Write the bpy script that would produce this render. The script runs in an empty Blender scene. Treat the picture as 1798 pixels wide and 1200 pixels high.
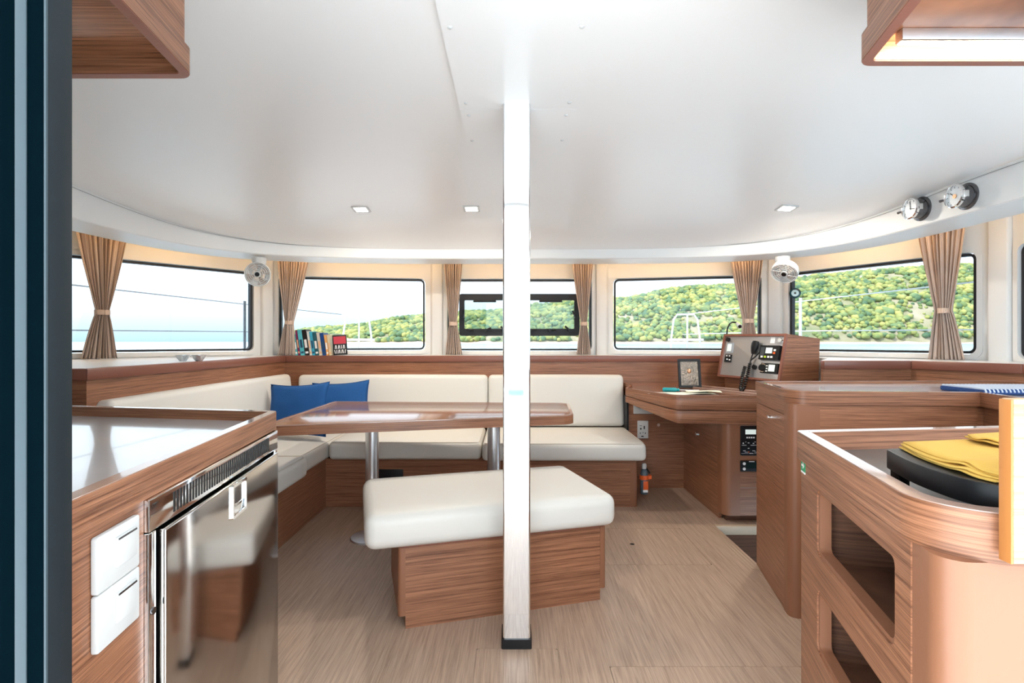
import bpy, bmesh, math, random
from mathutils import Vector, Matrix, noise

# ------------------------------------------------------------------ camera, world, sun, exposure
S = bpy.context.scene
COL = S.collection
CAM_H, F = 1.12, 930.0           # eye height (m), focal length in pixels of a 1798 px wide frame
cam = bpy.data.cameras.new('camera'); cam.sensor_width = 36; cam.lens = 36 * F / 1798
cam.clip_end = 5000; cam.clip_start = 0.02
camo = bpy.data.objects.new('camera', cam); COL.objects.link(camo)
camo.location = (0, 0, CAM_H); camo.rotation_euler = (math.pi / 2, 0, 0)
S.camera = camo

w = bpy.data.worlds.new('world'); S.world = w; w.use_nodes = True
nt = w.node_tree; nt.nodes.clear()
out = nt.nodes.new('ShaderNodeOutputWorld'); bg = nt.nodes.new('ShaderNodeBackground')
tc = nt.nodes.new('ShaderNodeTexCoord'); sep = nt.nodes.new('ShaderNodeSeparateXYZ')
rmp = nt.nodes.new('ShaderNodeValToRGB')
nt.links.new(tc.outputs['Generated'], sep.inputs[0]); nt.links.new(sep.outputs['Z'], rmp.inputs[0])
cr = rmp.color_ramp
cr.elements[0].position = 0.0; cr.elements[0].color = (0.33, 0.475, 0.56, 1)
cr.elements[1].position = 0.20; cr.elements[1].color = (0.90, 0.96, 1.0, 1)
e = cr.elements.new(0.09); e.color = (0.76, 0.88, 0.95, 1)
e = cr.elements.new(1.0); e.color = (0.62, 0.80, 1.0, 1)
nt.links.new(rmp.outputs[0], bg.inputs[0]); nt.links.new(bg.outputs[0], out.inputs[0])
bg.inputs[1].default_value = 1.25

sd = bpy.data.lights.new('sun', 'SUN'); sd.energy = 3.2; sd.angle = 0.02; sd.color = (1, 0.95, 0.87)
sun = bpy.data.objects.new('sun', sd); COL.objects.link(sun)
sun.rotation_euler = Vector((-0.62, -0.42, 1.0)).to_track_quat('Z', 'Y').to_euler()

S.view_settings.view_transform = 'Standard'
try: S.view_settings.look = 'None'
except Exception: pass
S.view_settings.gamma = 1.0
S.view_settings.use_curve_mapping = False
S.view_settings.exposure = 2.2

# ------------------------------------------------------------------ materials
MATS = {}
def mat(name, col=(0.8, 0.8, 0.8), rough=0.5, metal=0.0, emit=None, es=0.0, coat=0.0, bump=None, spec=0.5, trans=0.0):
    if name in MATS: return MATS[name]
    m = bpy.data.materials.new(name); m.use_nodes = True
    b = m.node_tree.nodes['Principled BSDF']
    b.inputs['Base Color'].default_value = (*col, 1); b.inputs['Roughness'].default_value = rough
    b.inputs['Metallic'].default_value = metal; b.inputs['Coat Weight'].default_value = coat
    b.inputs['Specular IOR Level'].default_value = spec
    b.inputs['Transmission Weight'].default_value = trans
    if emit: b.inputs['Emission Color'].default_value = (*emit, 1); b.inputs['Emission Strength'].default_value = es
    if bump:
        t = m.node_tree; n = t.nodes.new('ShaderNodeTexNoise'); c = t.nodes.new('ShaderNodeTexCoord')
        bp = t.nodes.new('ShaderNodeBump'); n.inputs['Scale'].default_value = bump[0]
        n.inputs['Detail'].default_value = 5
        bp.inputs['Strength'].default_value = bump[1]; bp.inputs['Distance'].default_value = bump[2] if len(bump) > 2 else 0.01
        t.links.new(c.outputs['Object'], n.inputs['Vector']); t.links.new(n.outputs[0], bp.inputs['Height'])
        t.links.new(bp.outputs[0], b.inputs['Normal'])
    MATS[name] = m; return m

def wood(name, dark, light, scale, rough=0.4, coat=0.0, fine=3.2, seams=None):
    """straight-grained veneer: noise stretched along the grain; scale = (x, y, z) frequencies"""
    m = bpy.data.materials.new(name); m.use_nodes = True; t = m.node_tree
    b = t.nodes['Principled BSDF']; c = t.nodes.new('ShaderNodeTexCoord')
    def nz(sc, det, rg):
        mp = t.nodes.new('ShaderNodeMapping'); mp.inputs['Scale'].default_value = sc
        n = t.nodes.new('ShaderNodeTexNoise'); n.inputs['Scale'].default_value = 1; n.inputs['Detail'].default_value = det
        n.inputs['Roughness'].default_value = rg
        t.links.new(c.outputs['Object'], mp.inputs[0]); t.links.new(mp.outputs[0], n.inputs['Vector']); return n
    a = nz(scale, 5, 0.6); f = nz(tuple(s * fine for s in scale), 3, 0.7)
    mx = t.nodes.new('ShaderNodeMix'); mx.data_type = 'FLOAT'; mx.inputs[0].default_value = 0.55
    t.links.new(a.outputs[0], mx.inputs[2]); t.links.new(f.outputs[0], mx.inputs[3])
    r = t.nodes.new('ShaderNodeValToRGB'); r.color_ramp.elements[0].position = 0.37; r.color_ramp.elements[1].position = 0.60
    r.color_ramp.elements[0].color = (*dark, 1); r.color_ramp.elements[1].color = (*light, 1)
    t.links.new(mx.outputs[0], r.inputs[0]); t.links.new(r.outputs[0], b.inputs['Base Color'])
    bp = t.nodes.new('ShaderNodeBump'); bp.inputs['Strength'].default_value = 0.12; bp.inputs['Distance'].default_value = 0.002
    t.links.new(mx.outputs[0], bp.inputs['Height']); t.links.new(bp.outputs[0], b.inputs['Normal'])
    b.inputs['Roughness'].default_value = rough; b.inputs['Coat Weight'].default_value = coat
    b.inputs['Coat Roughness'].default_value = 0.12
    MATS[name] = m; return m

WD, WL = (0.118, 0.041, 0.018), (0.40, 0.178, 0.094)
W_V = wood('wood_veneer', WD, WL, (1.6, 1.6, 120), 0.38)
W_H = wood('wood_veneer_top', WD, WL, (1.6, 110, 1.6), 0.18, 0.8)
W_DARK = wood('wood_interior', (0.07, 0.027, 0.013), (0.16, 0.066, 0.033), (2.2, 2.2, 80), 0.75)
W_POST = mat('wood_solid', (0.265, 0.112, 0.058), 0.42, bump=(60, 0.05))
W_NOSE = mat('wood_nosing', (0.24, 0.092, 0.062), 0.30, bump=(60, 0.04))
W_SHEEN = mat('wood_rim_sheen', (0.46, 0.31, 0.25), 0.14, coat=0.6)  # base colour lightened to imitate glossy varnish catching the light
W_DAYLIT = wood('wood_daylit_pale', (0.36, 0.22, 0.115), (0.56, 0.39, 0.23), (2.2, 2.2, 70), 0.45)  # veneer tones paled to stand in for strong outdoor light
W_ORANGE = mat('wood_orange_edge', (0.44, 0.17, 0.045), 0.4, bump=(50, 0.05))
FLOOR = wood('floor_oak_laminate', (0.34, 0.232, 0.165), (0.55, 0.405, 0.305), (85, 2.0, 2.0), 0.40)
WHITE = mat('white_gelcoat', (0.81, 0.82, 0.82), 0.42)
CEIL = mat('ceiling_white', (0.92, 0.93, 0.935), 0.36)
VINYL = mat('cream_vinyl', (0.70, 0.68, 0.635), 0.46, bump=(7, 0.10, 0.012))
VINYLS = mat('cream_seam', (0.60, 0.55, 0.48), 0.6)
BLUE = mat('blue_cotton', (0.003, 0.075, 0.26), 0.85, bump=(22, 0.22, 0.01))
CURT = mat('taupe_curtain', (0.57, 0.465, 0.405), 0.85)
CURTB = mat('taupe_band', (0.62, 0.47, 0.38), 0.8)
STEEL = mat('polished_steel', (0.86, 0.87, 0.88), 0.05, 1.0)
FRIDGE = mat('fridge_steel', (0.56, 0.53, 0.50), 0.10, 1.0)
ALU = mat('brushed_aluminium', (0.72, 0.73, 0.75), 0.34, 1.0)
CHROME = mat('chrome', (0.9, 0.9, 0.9), 0.08, 1.0)
PANEL = mat('console_steel', (0.55, 0.56, 0.58), 0.34, 0.85)
BLACK = mat('black_plastic', (0.006, 0.0065, 0.008), 0.42, spec=0.35)
RUBBER = mat('black_rubber', (0.012, 0.014, 0.02), 0.55)
DOORF = mat('door_anthracite', (0.013, 0.0175, 0.021), 0.5, spec=0.15)
DOORD = mat('door_black_teal', (0.0008, 0.0035, 0.0052), 0.5, spec=0.0)
DOORS = mat('door_steel_strip', (0.045, 0.062, 0.072), 0.5, spec=0.15)
WPLAST = mat('white_plastic', (0.66, 0.67, 0.67), 0.4)
LAM_L = mat('counter_gloss_grey', (0.60, 0.62, 0.65), 0.14, coat=0.5, bump=(9, 0.03))
LAM_D = mat('counter_dark_grey', (0.085, 0.08, 0.075), 0.30, bump=(220, 0.12, 0.002))
YEL = mat('yellow_cloth', (0.66, 0.41, 0.085), 0.9)
TOWEL = mat('navy_towel', (0.02, 0.06, 0.20), 0.95, bump=(150, 0.6, 0.006))
TOWELW = mat('towel_pale_ribs', (0.55, 0.62, 0.74), 0.95)
GREEN = mat('exit_green', (0.02, 0.30, 0.12), 0.5)
PWHITE = mat('print_white', (0.9, 0.9, 0.9), 0.6)
LCD = mat('lcd_pale', (0.55, 0.62, 0.58), 0.25, emit=(0.8, 0.9, 0.85), es=0.12)
LCDD = mat('lcd_dark', (0.01, 0.03, 0.03), 0.15)
LEDW = mat('led_warm', (1, 0.9, 0.7), 0.5, emit=(1.0, 0.83, 0.55), es=14)
LEDC = mat('cove_led', (1, 0.7, 0.4), 0.5, emit=(1.0, 0.58, 0.22), es=6.5)
LAMP = mat('downlight_lens', (1, 1, 1), 0.4, emit=(1.0, 0.93, 0.82), es=7)
GREYM = mat('dark_steel', (0.16, 0.16, 0.17), 0.25, 1.0)
DIAL = mat('dial_face', (0.78, 0.83, 0.86), 0.3)
ORANGE = mat('orange_plastic', (0.85, 0.13, 0.02), 0.4)
BOTTLE = mat('slate_bottle', (0.10, 0.14, 0.17), 0.35)
TEAL = mat('teal_handle', (0.01, 0.33, 0.36), 0.3)
PAPER = mat('pale_paper', (0.80, 0.84, 0.72), 0.8)
PAPERP = mat('pink_paper', (0.78, 0.60, 0.55), 0.8)
PEWTER = mat('embossed_pewter', (0.30, 0.26, 0.22), 0.38, 0.8, bump=(70, 0.8, 0.01))
COPPER = mat('embossed_copper', (0.62, 0.36, 0.22), 0.35, 0.7)
EYEB = mat('evil_eye_navy', (0.005, 0.05, 0.08), 0.15)
EYEL = mat('evil_eye_pale', (0.50, 0.72, 0.82), 0.2)
FANB = mat('fan_blade_beige', (0.62, 0.52, 0.46), 0.4)
CLEARP = mat('fan_clear_plastic', (0.86, 0.86, 0.85), 0.2)
DECK = mat('deck_white', (0.86, 0.86, 0.85), 0.6)
ROCK = mat('shore_rock', (0.52, 0.40, 0.34), 0.9)

def mixglass(name, tint, refl=0.08):
    m = bpy.data.materials.new(name); m.use_nodes = True; t = m.node_tree; t.nodes.clear()
    o = t.nodes.new('ShaderNodeOutputMaterial'); tr = t.nodes.new('ShaderNodeBsdfTransparent')
    gl = t.nodes.new('ShaderNodeBsdfGlossy'); mx = t.nodes.new('ShaderNodeMixShader'); fr = t.nodes.new('ShaderNodeFresnel')
    tr.inputs[0].default_value = (*tint, 1); gl.inputs['Roughness'].default_value = 0.02; fr.inputs[0].default_value = 1.35
    t.links.new(fr.outputs[0], mx.inputs[0]); t.links.new(tr.outputs[0], mx.inputs[1]); t.links.new(gl.outputs[0], mx.inputs[2])
    t.links.new(mx.outputs[0], o.inputs[0]); MATS[name] = m; return m
GLASS = mixglass('tinted_window_glass', (0.58, 0.595, 0.605))
GLASSD = mixglass('door_glass', (0.10, 0.16, 0.19))
GLASSC = mixglass('clear_glassware', (0.86, 0.90, 0.90))

def tint_noise(name, cols, scale, rough=0.9):
    m = bpy.data.materials.new(name); m.use_nodes = True; t = m.node_tree; b = t.nodes['Principled BSDF']
    g = t.nodes.new('ShaderNodeNewGeometry'); n = t.nodes.new('ShaderNodeTexNoise'); n.inputs['Scale'].default_value = scale
    n.inputs['Detail'].default_value = 4
    r = t.nodes.new('ShaderNodeValToRGB'); r.color_ramp.elements[0].position = 0.3; r.color_ramp.elements[1].position = 0.7
    r.color_ramp.elements[0].color = (*cols[0], 1); r.color_ramp.elements[1].color = (*cols[-1], 1)
    if len(cols) == 3: x = r.color_ramp.elements.new(0.5); x.color = (*cols[1], 1)
    t.links.new(g.outputs['Position'], n.inputs['Vector']); t.links.new(n.outputs[0], r.inputs[0])
    t.links.new(r.outputs[0], b.inputs['Base Color']); b.inputs['Roughness'].default_value = rough
    MATS[name] = m; return m
TREE = [tint_noise('foliage_a', [(0.08, 0.15, 0.06), (0.22, 0.27, 0.09), (0.42, 0.41, 0.14)], 0.05),
        tint_noise('foliage_b', [(0.06, 0.13, 0.08), (0.13, 0.21, 0.10), (0.28, 0.33, 0.12)], 0.05),
        tint_noise('foliage_c', [(0.15, 0.22, 0.07), (0.34, 0.35, 0.11), (0.50, 0.46, 0.16)], 0.05)]
HILL = tint_noise('hill_scrub', [(0.16, 0.20, 0.09), (0.30, 0.28, 0.17), (0.46, 0.39, 0.30)], 0.03)
SEA = tint_noise('sea_water', [(0.26, 0.40, 0.48), (0.46, 0.57, 0.63)], 0.02, 0.22)

# ------------------------------------------------------------------ helpers
def PX(u, v, Y): return Vector(((u - 899) / F * Y, Y, CAM_H - (v - 600) / F * Y))
def PZ(u, v, z):
    Y = (CAM_H - z) * F / (v - 600); return Vector(((u - 899) / F * Y, Y, z))

class MB:
    """collects shapes (world coordinates) into one mesh"""
    def __init__(self): self.bm = bmesh.new()
    def _merge(self, b2, M=None):
        if M is not None: b2.transform(M)
        me = bpy.data.meshes.new('tmp'); b2.to_mesh(me); b2.free(); self.bm.from_mesh(me); bpy.data.meshes.remove(me); return self
    def prism(self, poly, z0, z1, bev=0.0, seg=2, M=None):
        b = bmesh.new(); lo = [b.verts.new((p[0], p[1], z0)) for p in poly]; hi = [b.verts.new((p[0], p[1], z1)) for p in poly]
        b.faces.new(lo[::-1]); b.faces.new(hi); n = len(poly)
        for i in range(n): b.faces.new((lo[i], lo[(i + 1) % n], hi[(i + 1) % n], hi[i]))
        bmesh.ops.recalc_face_normals(b, faces=b.faces)
        if bev > 0:
            es = [e for e in b.edges if len(e.link_faces) == 2 and e.calc_face_angle(0) > 0.6]
            bmesh.ops.bevel(b, geom=es, offset=bev, segments=seg, profile=0.5, affect='EDGES', clamp_overlap=True)
        return self._merge(b, M)
    def box(self, a, c, bev=0.0, seg=2, M=None):
        x0, x1 = sorted((a[0], c[0])); y0, y1 = sorted((a[1], c[1])); z0, z1 = sorted((a[2], c[2]))
        return self.prism([(x0, y0), (x1, y0), (x1, y1), (x0, y1)], z0, z1, bev, seg, M)
    def ring(self, outer, inner, z0, z1, M=None):
        b = bmesh.new(); n = len(outer)
        L = [[b.verts.new((p[0], p[1], z)) for p in q] for q, z in ((outer, z0), (outer, z1), (inner, z1), (inner, z0))]
        for k in range(4):
            A, C = L[k], L[(k + 1) % 4]
            for i in range(n): b.faces.new((A[i], A[(i + 1) % n], C[(i + 1) % n], C[i]))
        bmesh.ops.recalc_face_normals(b, faces=b.faces)
        return self._merge(b, M)
    def cyl(self, p0, p1, r, n=20, r2=None, bev=0.0):
        p0, p1 = Vector(p0), Vector(p1); d = p1 - p0; h = d.length; b = bmesh.new()
        bmesh.ops.create_cone(b, cap_ends=True, segments=n, radius1=r, radius2=r if r2 is None else r2, depth=h)
        if bev: bmesh.ops.bevel(b, geom=[e for e in b.edges if e.calc_face_angle(0) > 1], offset=bev, segments=2, affect='EDGES')
        M = Matrix.Translation((p0 + p1) / 2) @ d.to_track_quat('Z', 'Y').to_matrix().to_4x4()
        return self._merge(b, M)
    def lathe(self, prof, M=None, n=28):
        b = bmesh.new(); rings = []
        for r, z in prof:
            rings.append([b.verts.new((r * math.cos(2 * math.pi * i / n), r * math.sin(2 * math.pi * i / n), z)) for i in range(n)])
        for A, C in zip(rings, rings[1:]):
            for i in range(n): b.faces.new((A[i], A[(i + 1) % n], C[(i + 1) % n], C[i]))
        bmesh.ops.remove_doubles(b, verts=b.verts, dist=1e-6)
        bmesh.ops.recalc_face_normals(b, faces=b.faces)
        return self._merge(b, M)
    def tube(self, pts, r, n=8, closed=False):
        pts = [Vector(p) for p in pts]; b = bmesh.new(); rings = []; m = len(pts); up = Vector((0, 0, 1))
        for i, p in enumerate(pts):
            a = pts[i - 1] if (i or closed) else p; c = pts[(i + 1) % m] if (i < m - 1 or closed) else p
            d = (c - a).normalized(); x = d.cross(up)
            if x.length < 1e-3: x = d.cross(Vector((0, 1, 0)))
            x.normalize(); y = d.cross(x)
            rings.append([b.verts.new(p + (x * math.cos(t) + y * math.sin(t)) * r) for t in (2 * math.pi * k / n for k in range(n))])
        for i in range(m if closed else m - 1):
            A, C = rings[i], rings[(i + 1) % m]
            for k in range(n): b.faces.new((A[k], A[(k + 1) % n], C[(k + 1) % n], C[k]))
        if not closed: b.faces.new(rings[0][::-1]); b.faces.new(rings[-1])
        bmesh.ops.recalc_face_normals(b, faces=b.faces)
        return self._merge(b)
    def grid(self, fn, nu, nv, closed_u=False):
        b = bmesh.new(); V = [[b.verts.new(fn(i / nu, j / nv)) for j in range(nv + 1)] for i in range(nu + 1)]
        for i in range(nu):
            for j in range(nv): b.faces.new((V[i][j], V[i + 1][j], V[i + 1][j + 1], V[i][j + 1]))
        return self._merge(b)
    def pad(self, L, W, H, r, M, crown=0.0):
        """rounded upholstered block: x 0..L, y 0..W, z 0..H before M"""
        h = (L / 2, W / 2, H / 2); r = min(r, min(h) * 0.95)
        def axis(a):
            e = [a, a - 0.08 * r, a - 0.3 * r, a - 0.62 * r, a - r]; k = max(1, int((a - r) / 0.06)); mid = [(a - r) * (i / k) for i in range(k)]
            pos = sorted(set(round(x, 6) for x in e + mid if x >= 0)); return [-x for x in pos[::-1] if x > 0] + pos
        ax = [axis(a) for a in h]; b = bmesh.new()
        def mp(p):
            p = Vector(p); q = Vector([max(-(h[i] - r), min(h[i] - r, p[i])) for i in range(3)]); d = p - q
            o = q + (d.normalized() * r if d.length > 1e-9 else Vector())
            if p.z > 0: o.z += crown * (1 - (p.x / h[0]) ** 2) * (1 - (p.y / h[1]) ** 2)
            return o + Vector(h)
        for k in range(3):
            i, j = (k + 1) % 3, (k + 2) % 3
            for s in (-1, 1):
                g = []
                for x in ax[i]:
                    row = []
                    for y in ax[j]:
                        p = [0, 0, 0]; p[i] = x; p[j] = y; p[k] = s * h[k]; row.append(b.verts.new(mp(p)))
                    g.append(row)
                for a_ in range(len(g) - 1):
                    for c_ in range(len(g[0]) - 1): b.faces.new((g[a_][c_], g[a_ + 1][c_], g[a_ + 1][c_ + 1], g[a_][c_ + 1]))
        bmesh.ops.remove_doubles(b, verts=b.verts, dist=1e-5); bmesh.ops.recalc_face_normals(b, faces=b.faces)
        return self._merge(b, M)
    def build(self, name, material, parent=None, smooth=True, angle=40):
        bm = self.bm; vs = [v.co for v in bm.verts]
        lo = Vector((min(v.x for v in vs), min(v.y for v in vs), min(v.z for v in vs))); hi = Vector((max(v.x for v in vs), max(v.y for v in vs), max(v.z for v in vs)))
        base = Vector(((lo.x + hi.x) / 2, (lo.y + hi.y) / 2, lo.z))
        bmesh.ops.translate(bm, verts=bm.verts, vec=-base)
        me = bpy.data.meshes.new(name); bm.to_mesh(me); bm.free()
        if smooth:
            me.polygons.foreach_set('use_smooth', [True] * len(me.polygons)); me.set_sharp_from_angle(angle=math.radians(angle))
        me.materials.append(material)
        o = bpy.data.objects.new(name, me); COL.objects.link(o); o.location = base
        if parent is not None: o.parent = parent; o.location = base - WLOC[parent.name]
        WLOC[o.name] = base
        return o
WLOC = {}
def thing(name, label, cat, loc=(0, 0, 0), group=None):
    o = bpy.data.objects.new(name, None); COL.objects.link(o); o.location = loc; o.empty_display_size = 0.05
    WLOC[o.name] = Vector(loc); return tag(o, label, cat, group)
def tag(o, label, cat, group=None):
    o['label'] = label; o['category'] = cat
    if group: o['group'] = group
    return o
def struct(o): o['kind'] = 'structure'; return o
def sroot(name, loc=(0, 0, 0)):
    o = bpy.data.objects.new(name, None); COL.objects.link(o); o.location = loc; o.empty_display_size = 0.05
    WLOC[o.name] = Vector(loc); return struct(o)
def plab(o, label): o['label'] = label; return o

def frame(o, d, up=(0, 0, 1)):
    """matrix: local x along d (horizontal), local z up, local y = z cross x, origin o"""
    x = Vector((d[0], d[1], 0)).normalized(); z = Vector(up); y = z.cross(x)
    return Matrix.Translation(Vector(o)) @ Matrix((x, y, z)).transposed().to_4x4()
def round_poly(poly, radii, n=6):
    out_, m = [], len(poly)
    for i, p in enumerate(poly):
        r = radii[i] if isinstance(radii, (list, tuple)) else radii; p = Vector(p)
        if r <= 0: out_.append(tuple(p)); continue
        a = (Vector(poly[i - 1]) - p); c = (Vector(poly[(i + 1) % m]) - p); la, lc = a.length, c.length; a.normalize(); c.normalize()
        half = math.acos(max(-1, min(1, a.dot(c)))) / 2; t = min(r / math.tan(half), la * 0.49, lc * 0.49); rr = t * math.tan(half)
        cen = p + (a + c).normalized() * (rr / math.sin(half)); s = p + a * t - cen; e_ = p + c * t - cen
        a0 = math.atan2(s.y, s.x); da = (math.atan2(e_.y, e_.x) - a0 + math.pi) % (2 * math.pi) - math.pi
        out_ += [(cen.x + rr * math.cos(a0 + da * k / n), cen.y + rr * math.sin(a0 + da * k / n)) for k in range(n + 1)]
    return out_
def inset(poly, d):
    """offset a CCW polygon inwards"""
    res, m = [], len(poly)
    for i in range(m):
        p0, p1, p2 = Vector(poly[i - 1]), Vector(poly[i]), Vector(poly[(i + 1) % m]); a = (p1 - p0).normalized(); c = (p2 - p1).normalized()
        na, nc = Vector((-a.y, a.x)), Vector((-c.y, c.x)); b = (na + nc).normalized(); k = max(0.3, b.dot(na)); q = p1 + b * (d / k); res.append((q.x, q.y))
    return res
def rrect(x0, y0, x1, y1, r, n=5): return round_poly([(x0, y0), (x1, y0), (x1, y1), (x0, y1)], r, n)
def rect_match(x0, y0, x1, y1, inner):
    """outer rectangle sampled to match an inner loop point by point"""
    cx = sum(p[0] for p in inner) / len(inner); cy = sum(p[1] for p in inner) / len(inner)
    ix0, ix1 = min(p[0] for p in inner), max(p[0] for p in inner); iy0, iy1 = min(p[1] for p in inner), max(p[1] for p in inner); res = []
    for px, py in inner:
        sx = (px - ix0) / (ix1 - ix0); sy = (py - iy0) / (iy1 - iy0); dx, dy = min(sx, 1 - sx) * (ix1 - ix0), min(sy, 1 - sy) * (iy1 - iy0)
        if dx <= dy: X = x0 if sx < 0.5 else x1; Yv = min(max(py, y0), y1)
        else: Yv = y0 if sy < 0.5 else y1; X = min(max(px, x0), x1)
        res.append([X, Yv])
    for c_ in ((x0, y0), (x1, y0), (x1, y1), (x0, y1)):
        ic = (ix0 if c_[0] == x0 else ix1, iy0 if c_[1] == y0 else iy1)
        k = min(range(len(inner)), key=lambda i: (inner[i][0] - ic[0]) ** 2 + (inner[i][1] - ic[1]) ** 2); res[k] = list(c_)
    return res
# a vertical plane frame: local x along the wall, local y = up, local z = wall normal (towards the room)
def vframe(o, d):
    x = Vector((d[0], d[1], 0)).normalized(); y = Vector((0, 0, 1)); z = x.cross(y)
    return Matrix.Translation(Vector(o)) @ Matrix((x, y, z)).transposed().to_4x4()

# ------------------------------------------------------------------ the outside: sea, shore, hill, trees
SEA_Z = -1.6
MB().grid(lambda a, b: Vector((-4000 + 8000 * a, -600 + 4600 * b, SEA_Z)), 1, 1).build('sea', SEA, smooth=False)
sea = bpy.data.objects['sea']; struct(sea)
RIDGE = [(500, 603), (520, 590), (560, 577), (640, 568), (747, 553), (840, 545), (900, 540), (1000, 528), (1040, 522), (1090, 524), (1160, 508), (1250, 500), (1340, 494),
         (1400, 486), (1480, 478), (1560, 470), (1650, 466), (1800, 466), (2200, 470), (3200, 500)]
YS, YR = 600.0, 760.0
def ridge_z(x):
    u = 899 + F * x / YR
    if u <= RIDGE[0][0]: return SEA_Z - 1
    for (a, va), (b, vb) in zip(RIDGE, RIDGE[1:]):
        if u <= b: return CAM_H + (600 - (va + (vb - va) * (u - a) / (b - a))) / F * YR - 5.0
    return 50
def hill_z(x, y):
    t = (y - YS) / (YR - YS); k = max(0.0, min(1.15, t)); s = math.sin(min(k, 1) * math.pi / 2) ** 0.85
    z = SEA_Z + 0.6 + (max(ridge_z(x), SEA_Z) - SEA_Z) * s
    return z + (noise.noise(Vector((x * 0.02, y * 0.02, 0))) * 4.0 * s if t > 0.1 else 0) - (0.6 if t <= 0 else 0)
def hillfn(a, b):
    x = -246 + 2126 * a; y = YS + 230 * b; return Vector((x, y, hill_z(x, y) if b > 0 else SEA_Z - 0.3))
h = struct(MB().grid(hillfn, 230, 24).build('hill', HILL))
def shorefn(a, b):
    x = -255 + 2055 * a; top = 3.0 + 2.0 * noise.noise(Vector((x * 0.05, 3, 0)))
    return Vector((x + 0, YS - 6 + 9 * b, SEA_Z - 0.4 + top * b ** 0.7 * (1 if ridge_z(x) > SEA_Z else 0.2)))
struct(MB().grid(shorefn, 300, 3).build('shoreline', ROCK))

random.seed(4)
def crown_mesh(k):
    b = bmesh.new(); bmesh.ops.create_icosphere(b, subdivisions=2, radius=1)
    for v in b.verts:
        n = 1 + 0.38 * noise.noise(v.co * 1.7 + Vector((k * 7, 0, 0))) + 0.2 * noise.noise(v.co * 4 + Vector((0, k * 5, 0)))
        v.co = Vector((v.co.x * n, v.co.y * n, max(-0.55, v.co.z * n * 0.85)))
    bmesh.ops.translate(b, verts=b.verts, vec=(0, 0, 0.55))
    me = bpy.data.meshes.new('tree_crown_%d' % k); b.to_mesh(me); b.free()
    me.polygons.foreach_set('use_smooth', [True] * len(me.polygons)); me.materials.append(TREE[k % 3]); return me
CROWNS = [crown_mesh(k) for k in range(6)]
spots = []
for i in range(13000):
    x = random.uniform(-330, 900); t = random.random() ** 1.1; y = YS + 4 + (YR - YS) * 1.04 * t
    if ridge_z(x) < SEA_Z + 4: continue
    if abs(x / y) > 1.12 or x / y < -0.405: continue
    dens = noise.noise(Vector((x * 0.03, y * 0.045, 9)))
    if dens < -0.30 and random.random() < 0.7: continue
    spots.append((x, y, hill_z(x, y) - 0.8, random.uniform(2.6, 5.2) * (0.75 + 0.35 * (dens + 0.5))))
def seen(s):
    u = 899 + F * s[0] / s[1]
    return any(a < u < b for a, b in ((560, 745), (815, 880), (935, 1003), (1078, 1280), (1390, 1608), (1698, 1714)))
ind = sorted([s for s in spots if seen(s)], key=lambda s: -s[3] / s[1])[:240]; iset = set(ind)
for k, s in enumerate(ind):
    o = bpy.data.objects.new('tree', CROWNS[k % 6]); COL.objects.link(o); o.location = s[:3]; o.scale = (s[3], s[3], s[3] * random.uniform(0.75, 1.05)); o.rotation_euler.z = random.random() * 6.28
    tag(o, 'rounded green tree on the wooded hillside across the water', 'tree', 'trees on the far hillside')
import numpy as np
rest = [s for s in spots if s not in iset]
Vs, Fs, Ms, off = [], [], [], 0
for mk in range(3):
    b = bmesh.new(); bmesh.ops.create_icosphere(b, subdivisions=1, radius=1)
    for v in b.verts: v.co *= 1 + 0.45 * noise.noise(v.co * 2.1 + Vector((mk * 3, 1, 0)))
    b.verts.ensure_lookup_table(); bv = np.array([v.co[:] for v in b.verts]); bf = np.array([[v.index for v in f.verts] for f in b.faces]); b.free()
    for s in rest[mk::3]:
        a = random.random() * 6.28; c_, s_ = math.cos(a), math.sin(a); R = np.array([[c_, -s_, 0], [s_, c_, 0], [0, 0, 1]])
        Vs.append(bv @ R.T * (s[3], s[3], s[3] * 0.85) + np.array([s[0], s[1], s[2] + 0.5 * s[3]])); Fs.append(bf + off); off += len(bv); Ms += [mk] * len(bf)
me = bpy.data.meshes.new('woodland'); me.from_pydata(np.concatenate(Vs).tolist(), [], np.concatenate(Fs).tolist())
for m_ in TREE: me.materials.append(m_)
me.polygons.foreach_set('material_index', Ms); me.polygons.foreach_set('use_smooth', [True] * len(me.polygons))
o = bpy.data.objects.new('woodland', me); COL.objects.link(o); o['kind'] = 'stuff'
tag(o, 'dense olive and yellow green woodland covering the far hillside', 'woodland')

# foredeck with gates and lifelines
struct(MB().box((-3.4, 4.95, 0.35), (3.4, 10.5, 0.5), 0.03).build('foredeck', DECK))
def gate(xc, y, label):
    t = thing('bow_seat_rail', label, 'rail', (xc, y, 0.5), 'tubular seats at the bows'); hw, zt = 0.22, 1.58
    arch = [(xc - hw - 0.05, y, 0.5), (xc - hw - 0.02, y, 1.2), (xc - hw + 0.02, y, zt - 0.08), (xc - hw + 0.08, y, zt), (xc + hw - 0.08, y, zt), (xc + hw - 0.02, y, zt - 0.08), (xc + hw + 0.02, y, 1.2), (xc + hw + 0.05, y, 0.5)]
    MB().tube(arch, 0.016).build('rail_tube', WPLAST, t)
    MB().tube([(xc + 0.03, y, 0.5), (xc + 0.03, y, zt)], 0.014).build('upright', WPLAST, t)
    MB().box((xc - hw - 0.05, y - 0.12, 1.13), (xc + hw + 0.05, y + 0.12, 1.17), 0.01).build('seat_board', mat('teak_grey', (0.62, 0.52, 0.47), 0.6), t)
gate(-2.63, 9.0, 'white tubular bow seat rail outside the window with the books')
gate(2.95, 9.0, 'white tubular bow seat rail outside the window beside the instrument console')
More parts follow.
